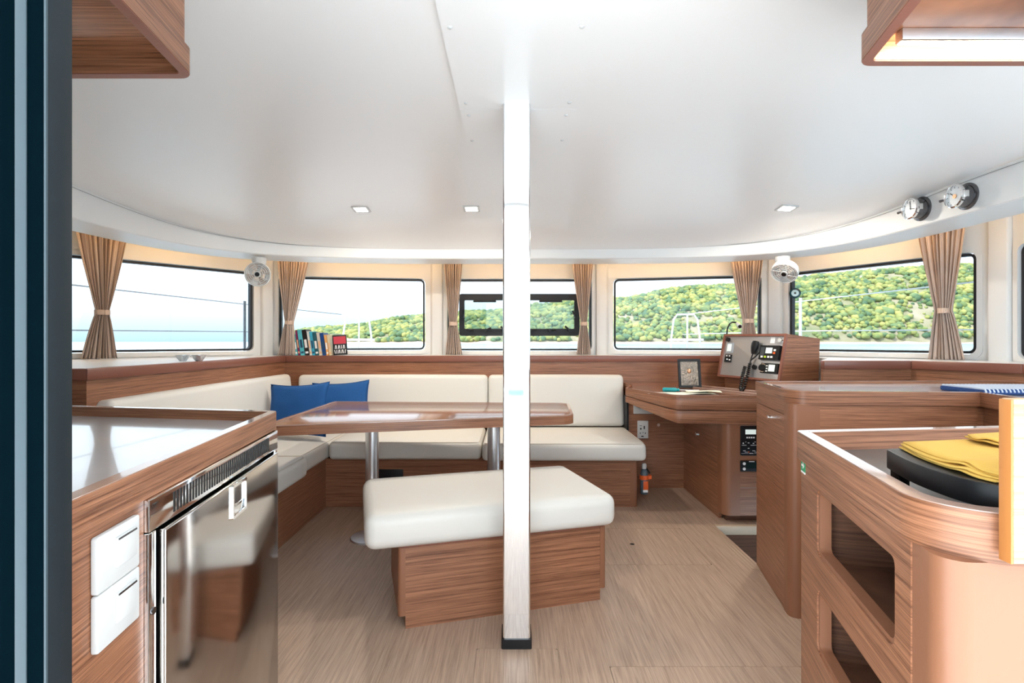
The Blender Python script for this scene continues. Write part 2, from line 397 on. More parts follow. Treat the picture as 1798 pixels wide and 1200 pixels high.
for sx, yy in ((-1, 6.54), (1, 6.06)):
    MB_ = MB().cyl((sx * 3.3, yy, 0.5), (sx * 3.3, yy, 1.62), 0.016, 10)
    o = MB_.build('stanchion', GREYM if sx < 0 else WPLAST)
    tag(o, 'dark lifeline stanchion seen through the port side window' if sx < 0 else 'white lifeline stanchion seen through the hillside window', 'stanchion')
    for z, nm in ((1.58, 'upper'), (1.24, 'lower')):
        l = MB().tube([(sx * 3.3, 1.5, z - 0.07), (sx * 3.3, yy, z), (sx * 2.9, 9.0, z)], 0.006, 6).build('lifeline', GREYM if sx < 0 else WPLAST)
        tag(l, '%s %s wire lifeline along the %s of the deck' % (nm, 'dark' if sx < 0 else 'white', 'seaward edge' if sx < 0 else 'hillward edge'), 'lifeline')
# cockpit behind the doorway; bench and cushion added to be mirrored in the post
struct(MB().box((-3.2, -4.2, -0.12), (3.2, 0.42, -0.02), 0.02).build('cockpit_deck', DECK))
o = MB().box((-1.6, -3.6, -0.02), (1.6, -3.0, 0.40), 0.05).build('reflection_bench', DECK); tag(o, 'white moulded bench at the back of the cockpit', 'bench')
o = MB().pad(1.5, 0.5, 0.09, 0.03, Matrix.Translation((-0.75, -3.55, 0.40))).build('reflection_cushion', mat('sky_blue_canvas', (0.10, 0.42, 0.70), 0.8)); tag(o, 'sky blue canvas cushion lying on the cockpit bench', 'cushion')

# ------------------------------------------------------------------ the room shell
ROOF_T = 2.12
WTH = 0.07
struct(MB().box((-3.2, -0.75, ROOF_T), (3.1, 5.0, ROOF_T + 0.06)).build('roof_with_sunshade', WHITE, smooth=False))  # overhang aft of the doorway is unseen, added to keep sun off door and galley
def window_wall(name, P, Q, win, z0=0.0):
    """wall from P to Q (room on the left hand going from Q to P...), win = (s0, s1, z0, z1) opening along P->Q"""
    P, Q = Vector((*P, 0)), Vector((*Q, 0)); d = (Q - P); L = d.length; M = vframe(P, d); root = sroot(name, P)
    b = MB()
    if win:
        s0, s1, a, c = win; inn = rrect(s0, a, s1, c, 0.045, 5); outr = rect_match(0, z0, L, ROOF_T, inn)
        b.ring(outr, inn, -WTH, 0, M)
    else: b.prism([(0, z0), (L, z0), (L, ROOF_T), (0, ROOF_T)], -WTH, 0, M=M)
    b.build('wall_panel', WHITE, root, smooth=False)
    return M, root
def window(name, M, win, hatch=False):
    s0, s1, a, c = win; root = sroot(name, M @ Vector((s0, a, 0)))
    inn = rrect(s0 + 0.004, a + 0.004, s1 - 0.004, c - 0.004, 0.042, 5)
    MB().ring(inn, inset(inn, 0.016), -0.055, -0.012, M).build('rubber_seal', RUBBER, root)
    MB().prism(inset(inn, 0.012), -0.038, -0.032, M=M).build('pane', GLASS, root, smooth=False)
    # slim moulded surround, proud of the wall
    o2 = rrect(s0 - 0.03, a - 0.03, s1 + 0.03, c + 0.03, 0.06, 5)
    MB().ring(o2, rrect(s0, a, s1, c, 0.045, 5), 0, 0.008, M).build('surround', WHITE, root)
    return root
# plan corners (room side)
Lb, La = (-3.05, 3.247), (-2.05, 4.426)
F1, F2 = (-0.66, 4.64), (0.79, 4.64)
Ra, Rb = (2.18, 4.334), (2.92, 3.137)
def along(P, Q, X=None, Y=None):
    d = Vector(Q) - Vector(P); L = d.length
    return ((X - P[0]) / d.x if X is not None else (Y - P[1]) / d.y) * L
# walls run right to left so that the room normal (x cross up) faces the cabin
def run(name, P, Q, sa, sb, za, zb, wn):
    win = (sa, sb, za, zb); M, r = window_wall(name, P, Q, win); return M, window(wn, M, win)
M_l, _ = run('wall_left', Lb, La, along(Lb, La, X=-2.90), along(Lb, La, X=-2.12), 1.042, 1.69, 'window_1')
M_fl, _ = run('wall_front_left', La, F1, along(La, F1, X=-1.957), along(La, F1, X=-0.757), 1.042, 1.669, 'window_2')
M_f, w3 = run('wall_front', F1, F2, along(F1, F2, X=-0.567), along(F1, F2, X=0.70), 1.036, 1.669, 'window_3')
M_fr, _ = run('wall_front_right', F2, Ra, along(F2, Ra, X=0.883), along(F2, Ra, X=2.055), 1.042, 1.669, 'window_4')
M_r, _ = run('wall_right', Ra, Rb, along(Ra, Rb, X=2.226), along(Ra, Rb, X=2.851), 1.040, 1.672, 'window_5')
M_ra, _ = run('wall_right_aft', Rb, (2.92, 0.45), 0.085, 1.6, 1.02, 1.68, 'window_6')
window_wall('wall_left_aft', (-3.05, 0.45), Lb, None)
# moulded pillars between the windows
def pillar(n, pts, z0=1.0, z1=2.1): struct(MB().prism(pts, z0, z1, 0.008).build('trim_%d' % n, WHITE))
def bis(P, w1, w2, pr):
    """pillar at the corner P between directions w1 and w2 (towards each neighbour), proud by pr"""
    P = Vector(P); w1 = Vector(w1).normalized(); w2 = Vector(w2).normalized(); n = Vector((0, 2.0)) - P; n.normalize(); return P, w1, w2, n
def corner_pillar(n, P, A, B, la, lb, pr):
    P, A, B = Vector(P), Vector(A), Vector(B); a = (A - P).normalized(); b = (B - P).normalized()
    nr = (Vector((0, 2.4)) - P).normalized() * pr
    pts = [P + a * la, P + a * (la - 0.012) + nr, P + b * (lb - 0.012) + nr, P + b * lb, P - nr * 0.6]
    ar = sum(p.x * q.y - q.x * p.y for p, q in zip(pts, pts[1:] + pts[:1]))
    pillar(n, [tuple(p) for p in (pts if ar > 0 else pts[::-1])])
corner_pillar(3, La, Lb, F1, 0.055, 0.05, 0.035)
corner_pillar(4, F1, La, F2, 0.055, 0.055, 0.035)
corner_pillar(5, F2, F1, Ra, 0.055, 0.055, 0.035)
corner_pillar(6, Ra, F2, Rb, 0.075, 0.04, 0.035)
corner_pillar(7, Rb, Ra, (2.92, 0.4), 0.075, 0.05, 0.03)

# valance running round under the windows' tops: fascia, underside
A_, B_, Y0_, N_ = 2.22, 1.70, 2.3, 4.0
def curve(t, off=0.0):
    """t in -1..1, plan curve of the valance; off pushes outwards"""
    if abs(t) > 0.72:
        s = (abs(t) - 0.72) / 0.28; return Vector(((A_ + off) * (1 if t > 0 else -1), Y0_ - s * (Y0_ - 0.5)))
    th = t / 0.72 * math.pi / 2; c, s = abs(math.cos(th)), abs(math.sin(th)); p = 2 / N_
    return Vector(((A_ + off) * s ** p * (1 if t > 0 else -1), Y0_ + (B_ + off) * c ** p))
def ztop(y): return 1.815 + 0.085 * max(0, min(1, (4.0 - y) / 1.4))
ZB = 1.744
def valfn(i, j):
    t = -1 + 2 * i; p = curve(t); q = curve(t, 0.27)
    prof = [(p, ztop(p.y) + 0.02), (p, ztop(p.y)), (p, ZB + 0.006), (p.lerp(q, 0.02), ZB), (q.lerp(p, 0.02), ZB), (q, ZB + 0.02), (q, ZB + 0.03), (p.lerp(q, 0.1), ZB + 0.03)]
    a = prof[min(7, round(j * 7))]; return Vector((a[0].x, a[0].y, a[1]))
struct(MB().grid(valfn, 160, 7).build('trim_1', WHITE, angle=35))
# shallow reveal line between fascia and ceiling
struct(MB().grid(lambda i, j: (lambda p, q: Vector((p.x + (q.x - p.x) * j, p.y + (q.y - p.y) * j, ztop(p.y) + 0.003)))(curve(-1 + 2 * i, -0.006), curve(-1 + 2 * i, 0.002)), 160, 1).build('trim_2', GREYM))
def ceil_z(x, y):
    s = ((abs(x) / A_) ** N_ + (max(0, y - Y0_) / B_) ** N_) ** (1 / N_); s = min(1, s)
    front = max(0, min(1, (y - 2.0) / 2.0))
    return 2.0 - (2.0 - ztop(y)) * (0.55 * s ** 7 + 0.45 * s ** 2 * (0.4 + 0.6 * front) if s < 1 else 0.55 + 0.45 * (0.4 + 0.6 * front))
def ceilfn(i, j):
    t = -1 + 2 * i; p = curve(t); c = Vector((0, min(p.y, Y0_))); r = 1 - (1 - j) ** 1.6; q = c.lerp(p, r)
    return Vector((q.x, q.y, ceil_z(q.x, q.y)))
struct(MB().grid(ceilfn, 150, 30).build('ceiling', CEIL, angle=60))
struct(MB().box((-3.1, 0.42, 1.98), (3.0, 0.5, 2.12)).build('wall_aft', WHITE))     # header above the doorway

# floor with flush hatches and the companionway opening
HOLES = {'hatch_a': (0.42, 2.655, 1.005, 3.17), 'hatch_b': (0.335, 1.42, 1.0, 1.825), 'hatch_c': (-0.13, 1.69, 0.165, 1.93), 'well': (1.235, 2.60, 2.3, 3.22)}
xs = sorted(set([-3.05, 2.92] + [h_[0] for h_ in HOLES.values()] + [h_[2] for h_ in HOLES.values()])); ys = sorted(set([0.42, 4.7] + [h_[1] for h_ in HOLES.values()] + [h_[3] for h_ in HOLES.values()]))
fb = MB(); b = bmesh.new(); vc = {}
def gv(x, y):
    k = (x, y)
    if k not in vc: vc[k] = b.verts.new((x, y, 0))
    return vc[k]
for x0, x1 in zip(xs, xs[1:]):
    for y0, y1 in zip(ys, ys[1:]):
        cx, cy = (x0 + x1) / 2, (y0 + y1) / 2
        if any(h_[0] < cx < h_[2] and h_[1] < cy < h_[3] for h_ in HOLES.values()): continue
        b.faces.new((gv(x0, y0), gv(x1, y0), gv(x1, y1), gv(x0, y1)))
ext = bmesh.ops.extrude_face_region(b, geom=list(b.faces)); bmesh.ops.translate(b, verts=[v for v in ext['geom'] if isinstance(v, bmesh.types.BMVert)], vec=(0, 0, -0.02))
bmesh.ops.recalc_face_normals(b, faces=b.faces); fb._merge(b)
floor = struct(fb.build('floor', FLOOR, smooth=False))
for k, (x0, y0, x1, y1) in HOLES.items():
    if k == 'well': continue
    g = 0.0018 if k != 'hatch_c' else 0.0008
    o = MB().prism(rrect(x0 + g, y0 + g, x1 - g, y1 - g, 0.012, 3), -0.018, 0.0).build('floor_hatch', FLOOR, floor, smooth=False)
    if k == 'hatch_a':
        c = PZ(1110, 956, 0); f_ = MB().lathe([(0.0, 0.0006), (0.0125, 0.0006), (0.0125, 0.0)], Matrix.Translation((c.x, c.y, 0)), 18).build('finger_hole', BLACK, o)
struct(MB().box((-3.05, 0.42, -0.03), (1.2, 4.7, -0.022)).build('subfloor', BLACK, smooth=False))
# companionway well
wl = sroot('stair_well', (1.77, 2.9, -0.7))
MB().box((1.2, 2.56, -0.75), (2.34, 3.26, -0.7)).build('well_bottom', W_DARK, wl, smooth=False)
MB().box((1.215, 2.58, -0.7), (1.235, 3.24, -0.02)).build('well_side', W_DARK, wl, smooth=False)
MB().box((1.235, 3.22, -0.7), (2.3, 3.24, -0.052)).build('well_side', W_DARK, wl, smooth=False)
MB().box((1.235, 3.205, -0.052), (2.3, 3.24, 0.002), 0.004).build('step_nosing', mat('beige_nosing', (0.55, 0.42, 0.30), 0.45), wl)
MB().box((1.75, 2.6, -0.7), (2.3, 3.22, -0.25)).build('step', W_DARK, wl, smooth=False)
for k in range(3): MB().box((1.178 + 0.019 * k, 2.60, 0.0), (1.193 + 0.019 * k, 3.205, 0.0025), 0.001).build('edge_strip', FLOOR, wl)

# aft bulkhead: low wall, galley side, jamb and sliding door
struct(MB().box((-3.05, 0.53, 0), (-0.497, 0.60, 2.0), 0.004).build('wall_aft_left', WHITE))
dr = sroot('door_1', (-0.6, 0.49, 0))
MB().box((-0.447, 0.490, 0), (-0.430, 0.5187, 1.98), 0.0015).build('door_stile', DOORF, dr)
MB().box((-0.462, 0.500, 0), (-0.4465, 0.5187, 1.98)).build('stile_groove', DOORD, dr)
MB().box((-0.458, 0.4875, 0), (-0.4475, 0.4895, 1.98), 0.0005).build('rail_strip', DOORS, dr)
MB().box((-0.4475, 0.4888, 0), (-0.4320, 0.4900, 1.98)).build('stile_groove', DOORD, dr)
MB().box((-0.60, 0.4895, 0), (-0.4585, 0.5187, 1.98), 0.002).build('door_stile', DOORD, dr)
MB().box((-0.4318, 0.4885, 0), (-0.4298, 0.4905, 1.98)).build('edge_bead', DOORS, dr)

# ------------------------------------------------------------------ ceiling fittings
cp = thing('ceiling_panel', 'white screwed access panel on the ceiling round the mast post', 'panel', (0.02, 1.6, 1.985))
zc = lambda x, y: ceil_z(x, y)
def slab(y0, y1, nm):
    x0, x1 = -0.196, 0.236; n = 8
    top = lambda x, y: zc(x, y) + 0.003
    b_ = MB(); b_.grid(lambda i, j: Vector((x0 + (x1 - x0) * i, y0 + (y1 - y0) * j, zc(x0 + (x1 - x0) * i, y0 + (y1 - y0) * j) - 0.012)), n, n)
    for xa, xb, ya, yb in ((x0, x0, y0, y1), (x1, x1, y0, y1), (x0, x1, y0, y0), (x0, x1, y1, y1)):
        b_.grid(lambda i, j: Vector((xa + (xb - xa) * i, ya + (yb - ya) * i, zc(xa + (xb - xa) * i, ya + (yb - ya) * i) - 0.012 + 0.02 * j)), n, 1)
    bmesh.ops.remove_doubles(b_.bm, verts=b_.bm.verts, dist=1e-5)
    bmesh.ops.recalc_face_normals(b_.bm, faces=b_.bm.faces)
    return b_.build(nm, CEIL, cp, angle=50)
slab(0.8, 1.976, 'panel_sheet'); slab(1.980, 2.345, 'panel_sheet')
for u, v in ((790, 48), (1022, 47), (818, 181), (1000, 180), (823, 203), (994, 202), (829, 247), (987, 246)):
    Y = 0.868 * F / (600 - v); x = (u - 899) / F * Y; z = zc(x, Y) - 0.012
    MB().lathe([(0, -0.004), (0.005, -0.0035), (0.0075, -0.001), (0.008, 0.001)], Matrix.Translation((x, Y, z)), 14).build('screw_cap', WPLAST, cp)
for u, v, lb in ((634, 367, 'square recessed downlight on the ceiling above the left window curtain'), (828, 366, 'small square downlight on the ceiling close to the steel post'), (1381, 365, 'square recessed downlight on the ceiling above the instrument console')):
    Y = 3.2
    for _ in range(30): Y = (zc((u - 899) / F * Y, Y) - CAM_H) * F / (600 - v)
    x = (u - 899) / F * Y; z = zc(x, Y); t = thing('downlight', lb, 'ceiling light', (x, Y, z)); r = 0.052
    nx = (zc(x + 0.02, Y) - zc(x - 0.02, Y)) / 0.04; ny = (zc(x, Y + 0.02) - zc(x, Y - 0.02)) / 0.04
    M = Matrix.Translation((x, Y, z - 0.001)) @ Vector((nx, ny, -1)).to_track_quat('-Z', 'Y').to_matrix().to_4x4()
    M = Matrix.Translation((x, Y, z - 0.001)) @ Matrix(((1, 0, 0, 0), (0, 1, 0, 0), (nx, ny, 1, 0), (0, 0, 0, 1)))
    MB().ring(rrect(-r, -r, r, r, 0.006, 2), rrect(-r + 0.014, -r + 0.014, r - 0.014, r - 0.014, 0.004, 2), -0.006, 0.004, M).build('bezel', WPLAST, t)
    MB().box((-r + 0.012, -r + 0.012, -0.003), (r - 0.012, r - 0.012, 0.003), M=M).build('lens', LAMP, t, smooth=False)
    ld = bpy.data.lights.new('downlight_beam', 'AREA'); ld.size = 0.07; ld.energy = 2.2; ld.color = (1, 0.9, 0.76); lo = bpy.data.objects.new('downlight_beam', ld)
    COL.objects.link(lo); lo.parent = t; lo.location = (0, 0, -0.02)
# warm LED tape hidden in the cove behind the fascia
for t0, t1, lb in ((-0.7, -0.38, 'warm led tape behind the valance over the seaward window'), (-0.30, 0.30, 'warm led tape behind the valance over the three forward windows'), (0.38, 0.7, 'warm led tape behind the valance over the hillside window')):
    pts = [Vector((*curve(t0 + (t1 - t0) * k / 30, 0.285), 1.80)) for k in range(31)]
    tag(MB().tube(pts, 0.006, 6).build('led_tape', LEDC), lb, 'led strip')

# ------------------------------------------------------------------ window hatch, latches
hx0, hx1, hz0, hz1 = PX(806, 0, 4.61).x, PX(1018, 0, 4.61).x, PX(0, 590, 4.61).z, PX(0, 516, 4.61).z
ht = thing('window_hatch', 'black framed opening hatch set in the middle forward window', 'hatch', ((hx0 + hx1) / 2, 4.62, hz0))
Mh = vframe((0, 4.665, 0), (1, 0))
oh, ih = rrect(hx0, hz0, hx1, hz1, 0.02, 4), rrect(hx0 + 0.035, hz0 + 0.05, hx1 - 0.035, hz1 - 0.045, 0.02, 4)
MB().ring(oh, ih, 0.0, 0.04, Mh).build('hatch_frame', RUBBER, ht)
MB().ring(inset(ih, -0.004), inset(ih, 0.012), 0.035, 0.05, Mh).build('inner_seal', RUBBER, ht)
MB().prism(inset(ih, 0.008), 0.018, 0.024, M=Mh).build('hatch_pane', GLASSC, ht, smooth=False)
for u in (851, 967): MB().box((PX(u - 20, 0, 4.6).x, PX(0, 531, 4.6).z, 0.05), (PX(u + 20, 0, 4.6).x, PX(0, 527, 4.6).z, 0.07), 0.004, M=Mh).build('handle_bar', BLACK, ht)
for (u, v, du, dv) in ((822, 580, 10, 0), (853, 580, 9, -4), (886, 578, -7, -4), (932, 580, 10, -1), (966, 580, 10, -1), (1000, 580, -8, -7), (813, 555, 1, -10), (1010, 555, -5, -9)):
    p = PX(u, v, 4.58); q = PX(u + du, v + dv, 4.58)
    MB().cyl((p.x, 4.56, p.z), (p.x, 4.62, p.z), 0.013, 14).cyl(p, q, 0.008, 10).build('latch', BLACK, ht)

# ------------------------------------------------------------------ curtains
def plane_hit(u, P, d):
    k = (u - 899) / F; n = Vector((-d[1], d[0])); t = n.dot(Vector(P)) / n.dot(Vector((k, 1.0))); return Vector((k * t, t))
def curtain(lb, P, d, top, waist, bot, vw, vb, folds, ztop_=1.93):
    """top/waist/bot = (u left, u right); P, d = vertical plane the curtain hangs in"""
    d = Vector(d).normalized(); n = Vector((d.y, -d.x)); A = [plane_hit(u, P, d) for u in (*top, *waist, *bot)]
    s = [(a - Vector(P)).dot(d) for a in A]; yw = A[2].y * 0.5 + A[3].y * 0.5; yb = A[4].y * 0.5 + A[5].y * 0.5
    zw = CAM_H - (vw - 600) / F * yw; zb = max(1.008, CAM_H - (vb - 600) / F * yb)
    t = thing('curtain', lb, 'curtain', (*((A[4] + A[5]) / 2), zb), 'curtains tied back beside the windows')
    random.seed(int(top[0])); ph = [random.uniform(-0.5, 0.5) for _ in range(40)]
    def fn(i, j):
        z = ztop_ + (zb - ztop_) * j
        if z > zw: k = (ztop_ - z) / (ztop_ - zw); e_ = k ** 1.25; l = s[0] + (s[2] - s[0]) * e_; r = s[1] + (s[3] - s[1]) * e_; am = 0.024 + 0.008 * k
        else: k = (zw - z) / (zw - zb); e_ = k ** 0.8; l = s[2] + (s[4] - s[2]) * e_; r = s[3] + (s[5] - s[3]) * e_; am = 0.032 - 0.004 * k
        wob = ph[int(i * 37)] * 0
        x = l + (r - l) * (i + 0.010 * math.sin(i * 9 + z * 3)); ang = 2 * math.pi * folds * (i + 0.012 * math.sin(17 * i + top[0]))
        dep = am * (math.sin(ang) + 0.35 * math.sin(2.3 * ang + 1.0)) * (0.75 + 0.3 * math.sin(i * 11 + 2))
        p = Vector(P) + d * x + n * dep; return Vector((p.x, p.y, z))
    c = MB().grid(fn, int(folds * 14), 40).build('curtain_cloth', CURT, t, angle=75)
    md = c.modifiers.new('thickness', 'SOLIDIFY'); md.thickness = 0.002
    hw = (s[3] - s[2]) / 2 + 0.008; c0 = Vector(P) + d * (s[2] + s[3]) / 2
    pts = [(c0 + d * (hw * math.cos(a)) + n * (0.04 * math.sin(a))) for a in (2 * math.pi * k / 28 for k in range(28))]
    lo, hi = zw - 0.016, zw + 0.016
    MB().ring([tuple(p) for p in pts], [tuple(p.lerp(c0, 0.06)) for p in pts], lo, hi).build('tie_band', CURTB, t)
dl = Vector(La) - Vector(Lb); rr_ = Vector(Rb) - Vector(Ra)
nin = Vector((dl.y, -dl.x)).normalized() * 0.12
curtain('wide taupe curtain hanging before the seaward window', Vector(Lb) + nin, dl, (128, 226), (168, 191), (140, 206), 549, 640, 9)
curtain('taupe curtain behind the row of paperback books', (-1.80, 4.33), (1, 0.10), (486, 546), (502, 514), (490, 518), 567, 626, 11)
curtain('narrow taupe curtain on the book side of the opening hatch', (-0.5, 4.50), (1, 0), (778, 813), (790, 802), (782, 812), 569, 626, 8)
curtain('narrow taupe curtain on the desk side of the opening hatch', (0.6, 4.50), (1, 0), (1002, 1043), (1020, 1030), (1012, 1038), 569, 626, 8)
curtain('taupe curtain hanging behind the instrument console', (1.95, 4.22), (1, -0.2), (1280, 1342), (1306, 1322), (1300, 1332), 564, 622, 10)
nir = Vector((rr_.y, -rr_.x)).normalized() * -0.12
nir = (Vector((0, 2.4)) - Vector(Rb)).normalized() * 0.14
curtain('wide taupe curtain hanging before the hillside window', Vector(Rb) + nir, -rr_, (1608, 1700), (1643, 1673), (1630, 1697), 546, 637, 9)

# ------------------------------------------------------------------ timber shelf round the cabin
ZS = 1.006
def shelf(lb, line, back, z_panel0, closed=True):
    """line = plan polyline of the panel face (room side), back = plan points of the wall side"""
    t = thing('window_shelf', lb, 'shelf', (*line[0], z_panel0))
    def thick(pts, d):
        o = []
        for i, p in enumerate(pts):
            p = Vector(p); a = (Vector(pts[i]) - Vector(pts[i - 1])).normalized() if i else None; c = (Vector(pts[i + 1]) - p).normalized() if i < len(pts) - 1 else None
            na = Vector((-a.y, a.x)) if a else None; nc = Vector((-c.y, c.x)) if c else None
            bb = ((na or nc) + (nc or na)).normalized(); o.append(p + bb * (d / max(0.4, bb.dot(na or nc))))
        return [tuple(p) for p in o]
    for (p, q) in zip(line, line[1:]):
        pass
    f0, f1 = thick(line, 0.0), thick(line, -0.022); n0, n1 = thick(line, 0.012), thick(line, -0.03)
    for i in range(len(line) - 1):
        MB().prism([f0[i], f0[i + 1], f1[i + 1], f1[i]][::-1], z_panel0, ZS - 0.05).build('panel', W_V, t, smooth=False)
        MB().prism([n0[i], n0[i + 1], n1[i + 1], n1[i]][::-1], ZS - 0.05, ZS, 0.004).build('nosing', W_NOSE, t)
    poly = [tuple(p) for p in n1] + list(back); ar = sum(p[0] * q[1] - q[0] * p[1] for p, q in zip(poly, poly[1:] + poly[:1]))
    MB().prism(poly if ar > 0 else poly[::-1], ZS - 0.03, ZS - 0.002).build('shelf_top', WHITE, t, smooth=False)
    return t
# lines run so that their left-hand side is the room
shelf('long timber shelf under the windows behind the settee', [(1.98, 4.28), (-1.835, 4.28), (-1.79, 2.228), (-2.6, 2.228)], [(-3.04, 2.3), (-3.04, 3.24), (-2.06, 4.41), (-0.66, 4.63), (0.79, 4.63), (1.98, 4.365)], 0.0)
shelf('timber shelf under the hillside window behind the galley', [(2.58, 1.3), (2.58, 2.67), (2.37, 3.146), (1.85, 3.15)], [(2.16, 3.62), (2.22, 4.2), (2.91, 3.13), (2.91, 1.3)], 0.6)

# ------------------------------------------------------------------ settee
sb = thing('settee_base', 'corner settee plinth of brown veneer under the cream cushions', 'settee', (-0.3, 3.7, 0))
MB().prism([(-1.26, 3.585), (0.80, 3.585), (0.80, 3.60), (-1.26, 3.60)], 0.0, 0.328).build('front_panel', W_V, sb, smooth=False)
MB().prism(round_poly([(0.80, 3.585), (0.852, 3.585), (0.852, 4.05), (0.80, 4.05)], [0, 0.045, 0, 0], 8), 0.0, 0.328).build('corner_post', W_POST, sb)
MB().box((-1.28, 2.25, 0), (-1.26, 3.60, 0.328)).build('side_panel', W_V, sb, smooth=False)
MB().box((-1.80, 2.25, 0.30), (-1.262, 4.27, 0.328)).box((-1.262, 3.602, 0.30), (0.85, 4.27, 0.328)).build('seat_board', W_DARK, sb, smooth=False)
MB().box((-1.80, 2.25, 0), (-1.28, 2.27, 0.328)).build('end_panel', W_V, sb, smooth=False)
xa, xb = PX(662, 0, 3.585).x, PX(708, 0, 3.585).x
MB().box((xa, 3.579, 0.15), (xb, 3.584, 0.255), 0.001).build('vent_opening', BLACK, sb)
def cushion(lb, L, Wd, H, M, seam=True, crown=0.008, r=0.032, group=None, cat='cushion', nm='seat_cushion'):
    loc = M @ Vector((L / 2, Wd / 2, 0)); t = thing(nm, lb, cat, loc, group)
    MB().pad(L, Wd, H, r, M, crown).build('cushion_cover', VINYL, t, angle=80)
    if seam:
        i = 0.014; lp = rrect(i, i, L - i, Wd - i, 0.03, 4)
        MB().tube([M @ Vector((p[0], p[1], H - 0.003 + 0.0)) for p in lp], 0.0022, 5, True).build('seam', VINYLS, t)
    return t
T = Matrix.Translation
cushion('long cream seat cushion under the dining table', 1.02, 0.66, 0.118, T((-1.225, 3.52, 0.330)))
cushion('cream seat cushion beside the fold-down desk', 1.085, 0.70, 0.118, T((-0.198, 3.475, 0.330)))
cushion('cream corner seat cushion below the blue pillows', 0.56, 0.42 + 0.66, 0.118, T((-1.79, 3.105, 0.330)))
cushion('cream seat cushion at the galley end of the seaward settee', 0.60, 0.84, 0.122, T((-1.79, 2.255, 0.330)))
def back(lb, L, H, o, d, lean):
    # local x along the seat, y thickness, z up; lean tips the top away from the room
    M = frame(o, d) @ Matrix.Rotation(lean, 4, 'X'); return cushion(lb, L, 0.11, H, M, seam=False, crown=0.004, r=0.035, nm='back_cushion')
back('long cream back cushion behind the dining table', 1.50, 0.405, (-1.69, 4.125, 0.458), (1, 0), -0.12)
back('cream back cushion beside the chart desk', 1.07, 0.405, (-0.188, 4.125, 0.458), (1, 0), -0.12)
back('cream back cushion along the seaward side', 1.88, 0.405, (-1.685, 2.28, 0.468), (0, 1), -0.12)
def pillow(lb, c, w_, h_, tk, M):
    t = thing('throw_pillow', lb, 'pillow', c)
    def sheet(sg):
        def fn(i, j):
            a, b2 = 2 * i - 1, 2 * j - 1; k = max(0, (1 - a * a) * (1 - b2 * b2)) ** 0.42
            x = a * w_ / 2 * (1 - 0.09 * (1 - b2 * b2)); z = b2 * h_ / 2 * (1 - 0.11 * (1 - a * a))
            y = sg * tk / 2 * k * (1 + 0.12 * noise.noise(Vector((a * 2, b2 * 2, sg))))
            return M @ Vector((x, y, z))
        return fn
    m = MB(); m.grid(sheet(-1), 20, 20); m.grid(sheet(1), 20, 20); bmesh.ops.remove_doubles(m.bm, verts=m.bm.verts, dist=1e-5); bmesh.ops.recalc_face_normals(m.bm, faces=m.bm.faces)
    m.build('pillow_cover', BLUE, t, angle=100)
    ed = [M @ Vector((a * w_ / 2 * (1 - 0.09 * (1 - b_ * b_)), 0, b_ * h_ / 2 * (1 - 0.11 * (1 - a * a)))) for a, b_ in [(k / 8 - 1, -1) for k in range(16)] + [(1, k / 8 - 1) for k in range(16)] + [(1 - k / 8, 1) for k in range(16)] + [(-1, 1 - k / 8) for k in range(16)]]
    MB().tube(ed, 0.003, 5, True).build('piping', BLUE, t)
pillow('blue cotton pillow in the settee corner, the front one of two', (-1.50, 3.66, 0.455), 0.46, 0.37, 0.14, T((-1.465, 3.62, 0.652)) @ Matrix.Rotation(-0.24, 4, 'Z') @ Matrix.Rotation(-0.22, 4, 'X') @ Matrix.Rotation(-0.06, 4, 'Y'))
pillow('blue cotton pillow leaning on the long back cushion behind the table', (-1.28, 4.0, 0.455), 0.42, 0.36, 0.12, T((-1.285, 3.98, 0.642)) @ Matrix.Rotation(0.12, 4, 'Z') @ Matrix.Rotation(-0.24, 4, 'X') @ Matrix.Rotation(-0.05, 4, 'Y'))

# ------------------------------------------------------------------ dining table
tb = thing('dining_table', 'low dining table with brown veneer top on two aluminium pedestals', 'table', (-0.4, 3.03, 0))
top = round_poly([(-1.19, 2.50), (0.335, 2.875), (0.37, 3.45), (-1.19, 3.54)], [0.03, 0.09, 0.07, 0.03], 8)
MB().prism(top, 0.670, 0.716, 0.003).build('table_top', W_H, tb)
MB().ring(top, inset(top, 0.016), 0.7165, 0.7205).build('rim', W_SHEEN, tb)
MB().ring(inset(top, -0.0015), inset(top, 0.006), 0.671, 0.7155).build('edge_band', W_V, tb)
for x, y in ((-0.80, 3.03), (-0.105, 3.06)):
    p = MB().cyl((x, y, 0.012), (x, y, 0.67), 0.0375, 32).build('pedestal', ALU, tb)
    MB().lathe([(0, 0.014), (0.05, 0.014), (0.118, 0.008), (0.124, 0.0), (0, 0.0)], T((x, y, 0)), 40).build('foot_plate', ALU, p)

# ------------------------------------------------------------------ ottoman
FL, e1, e2 = Vector((-0.545, 1.955)), Vector((0.960, 0.280)), Vector((-0.280, 0.960))
MO = Matrix.Translation((*FL, 0)) @ Matrix(((e1.x, e2.x, 0, 0), (e1.y, e2.y, 0, 0), (0, 0, 1, 0), (0, 0, 0, 1)))
ot = thing('ottoman', 'cream topped bench stool with brown veneer box base behind the post', 'ottoman', (*(FL + e1 * 0.5 + e2 * 0.3), 0))
MB().box((0.155, 0.068, 0), (0.985, 0.50, 0.325), M=MO).build('base_box', W_V, ot, smooth=False)
for x, sx in ((0.155, -1), (0.985, 1)):
    MB().prism(round_poly([(x, 0.066), (x + sx * 0.028, 0.066), (x + sx * 0.028, 0.5), (x, 0.5)][::(1 if sx > 0 else -1)], [0, 0.027, 0, 0] if sx > 0 else [0, 0, 0.027, 0], 8), 0.05, 0.318, M=MO).build('corner_post', W_POST, ot)
MB().prism(rrect(0.115, 0.052, 1.018, 0.515, 0.04, 5), 0.318, 0.334, 0.005, M=MO).build('top_board', W_NOSE, ot)
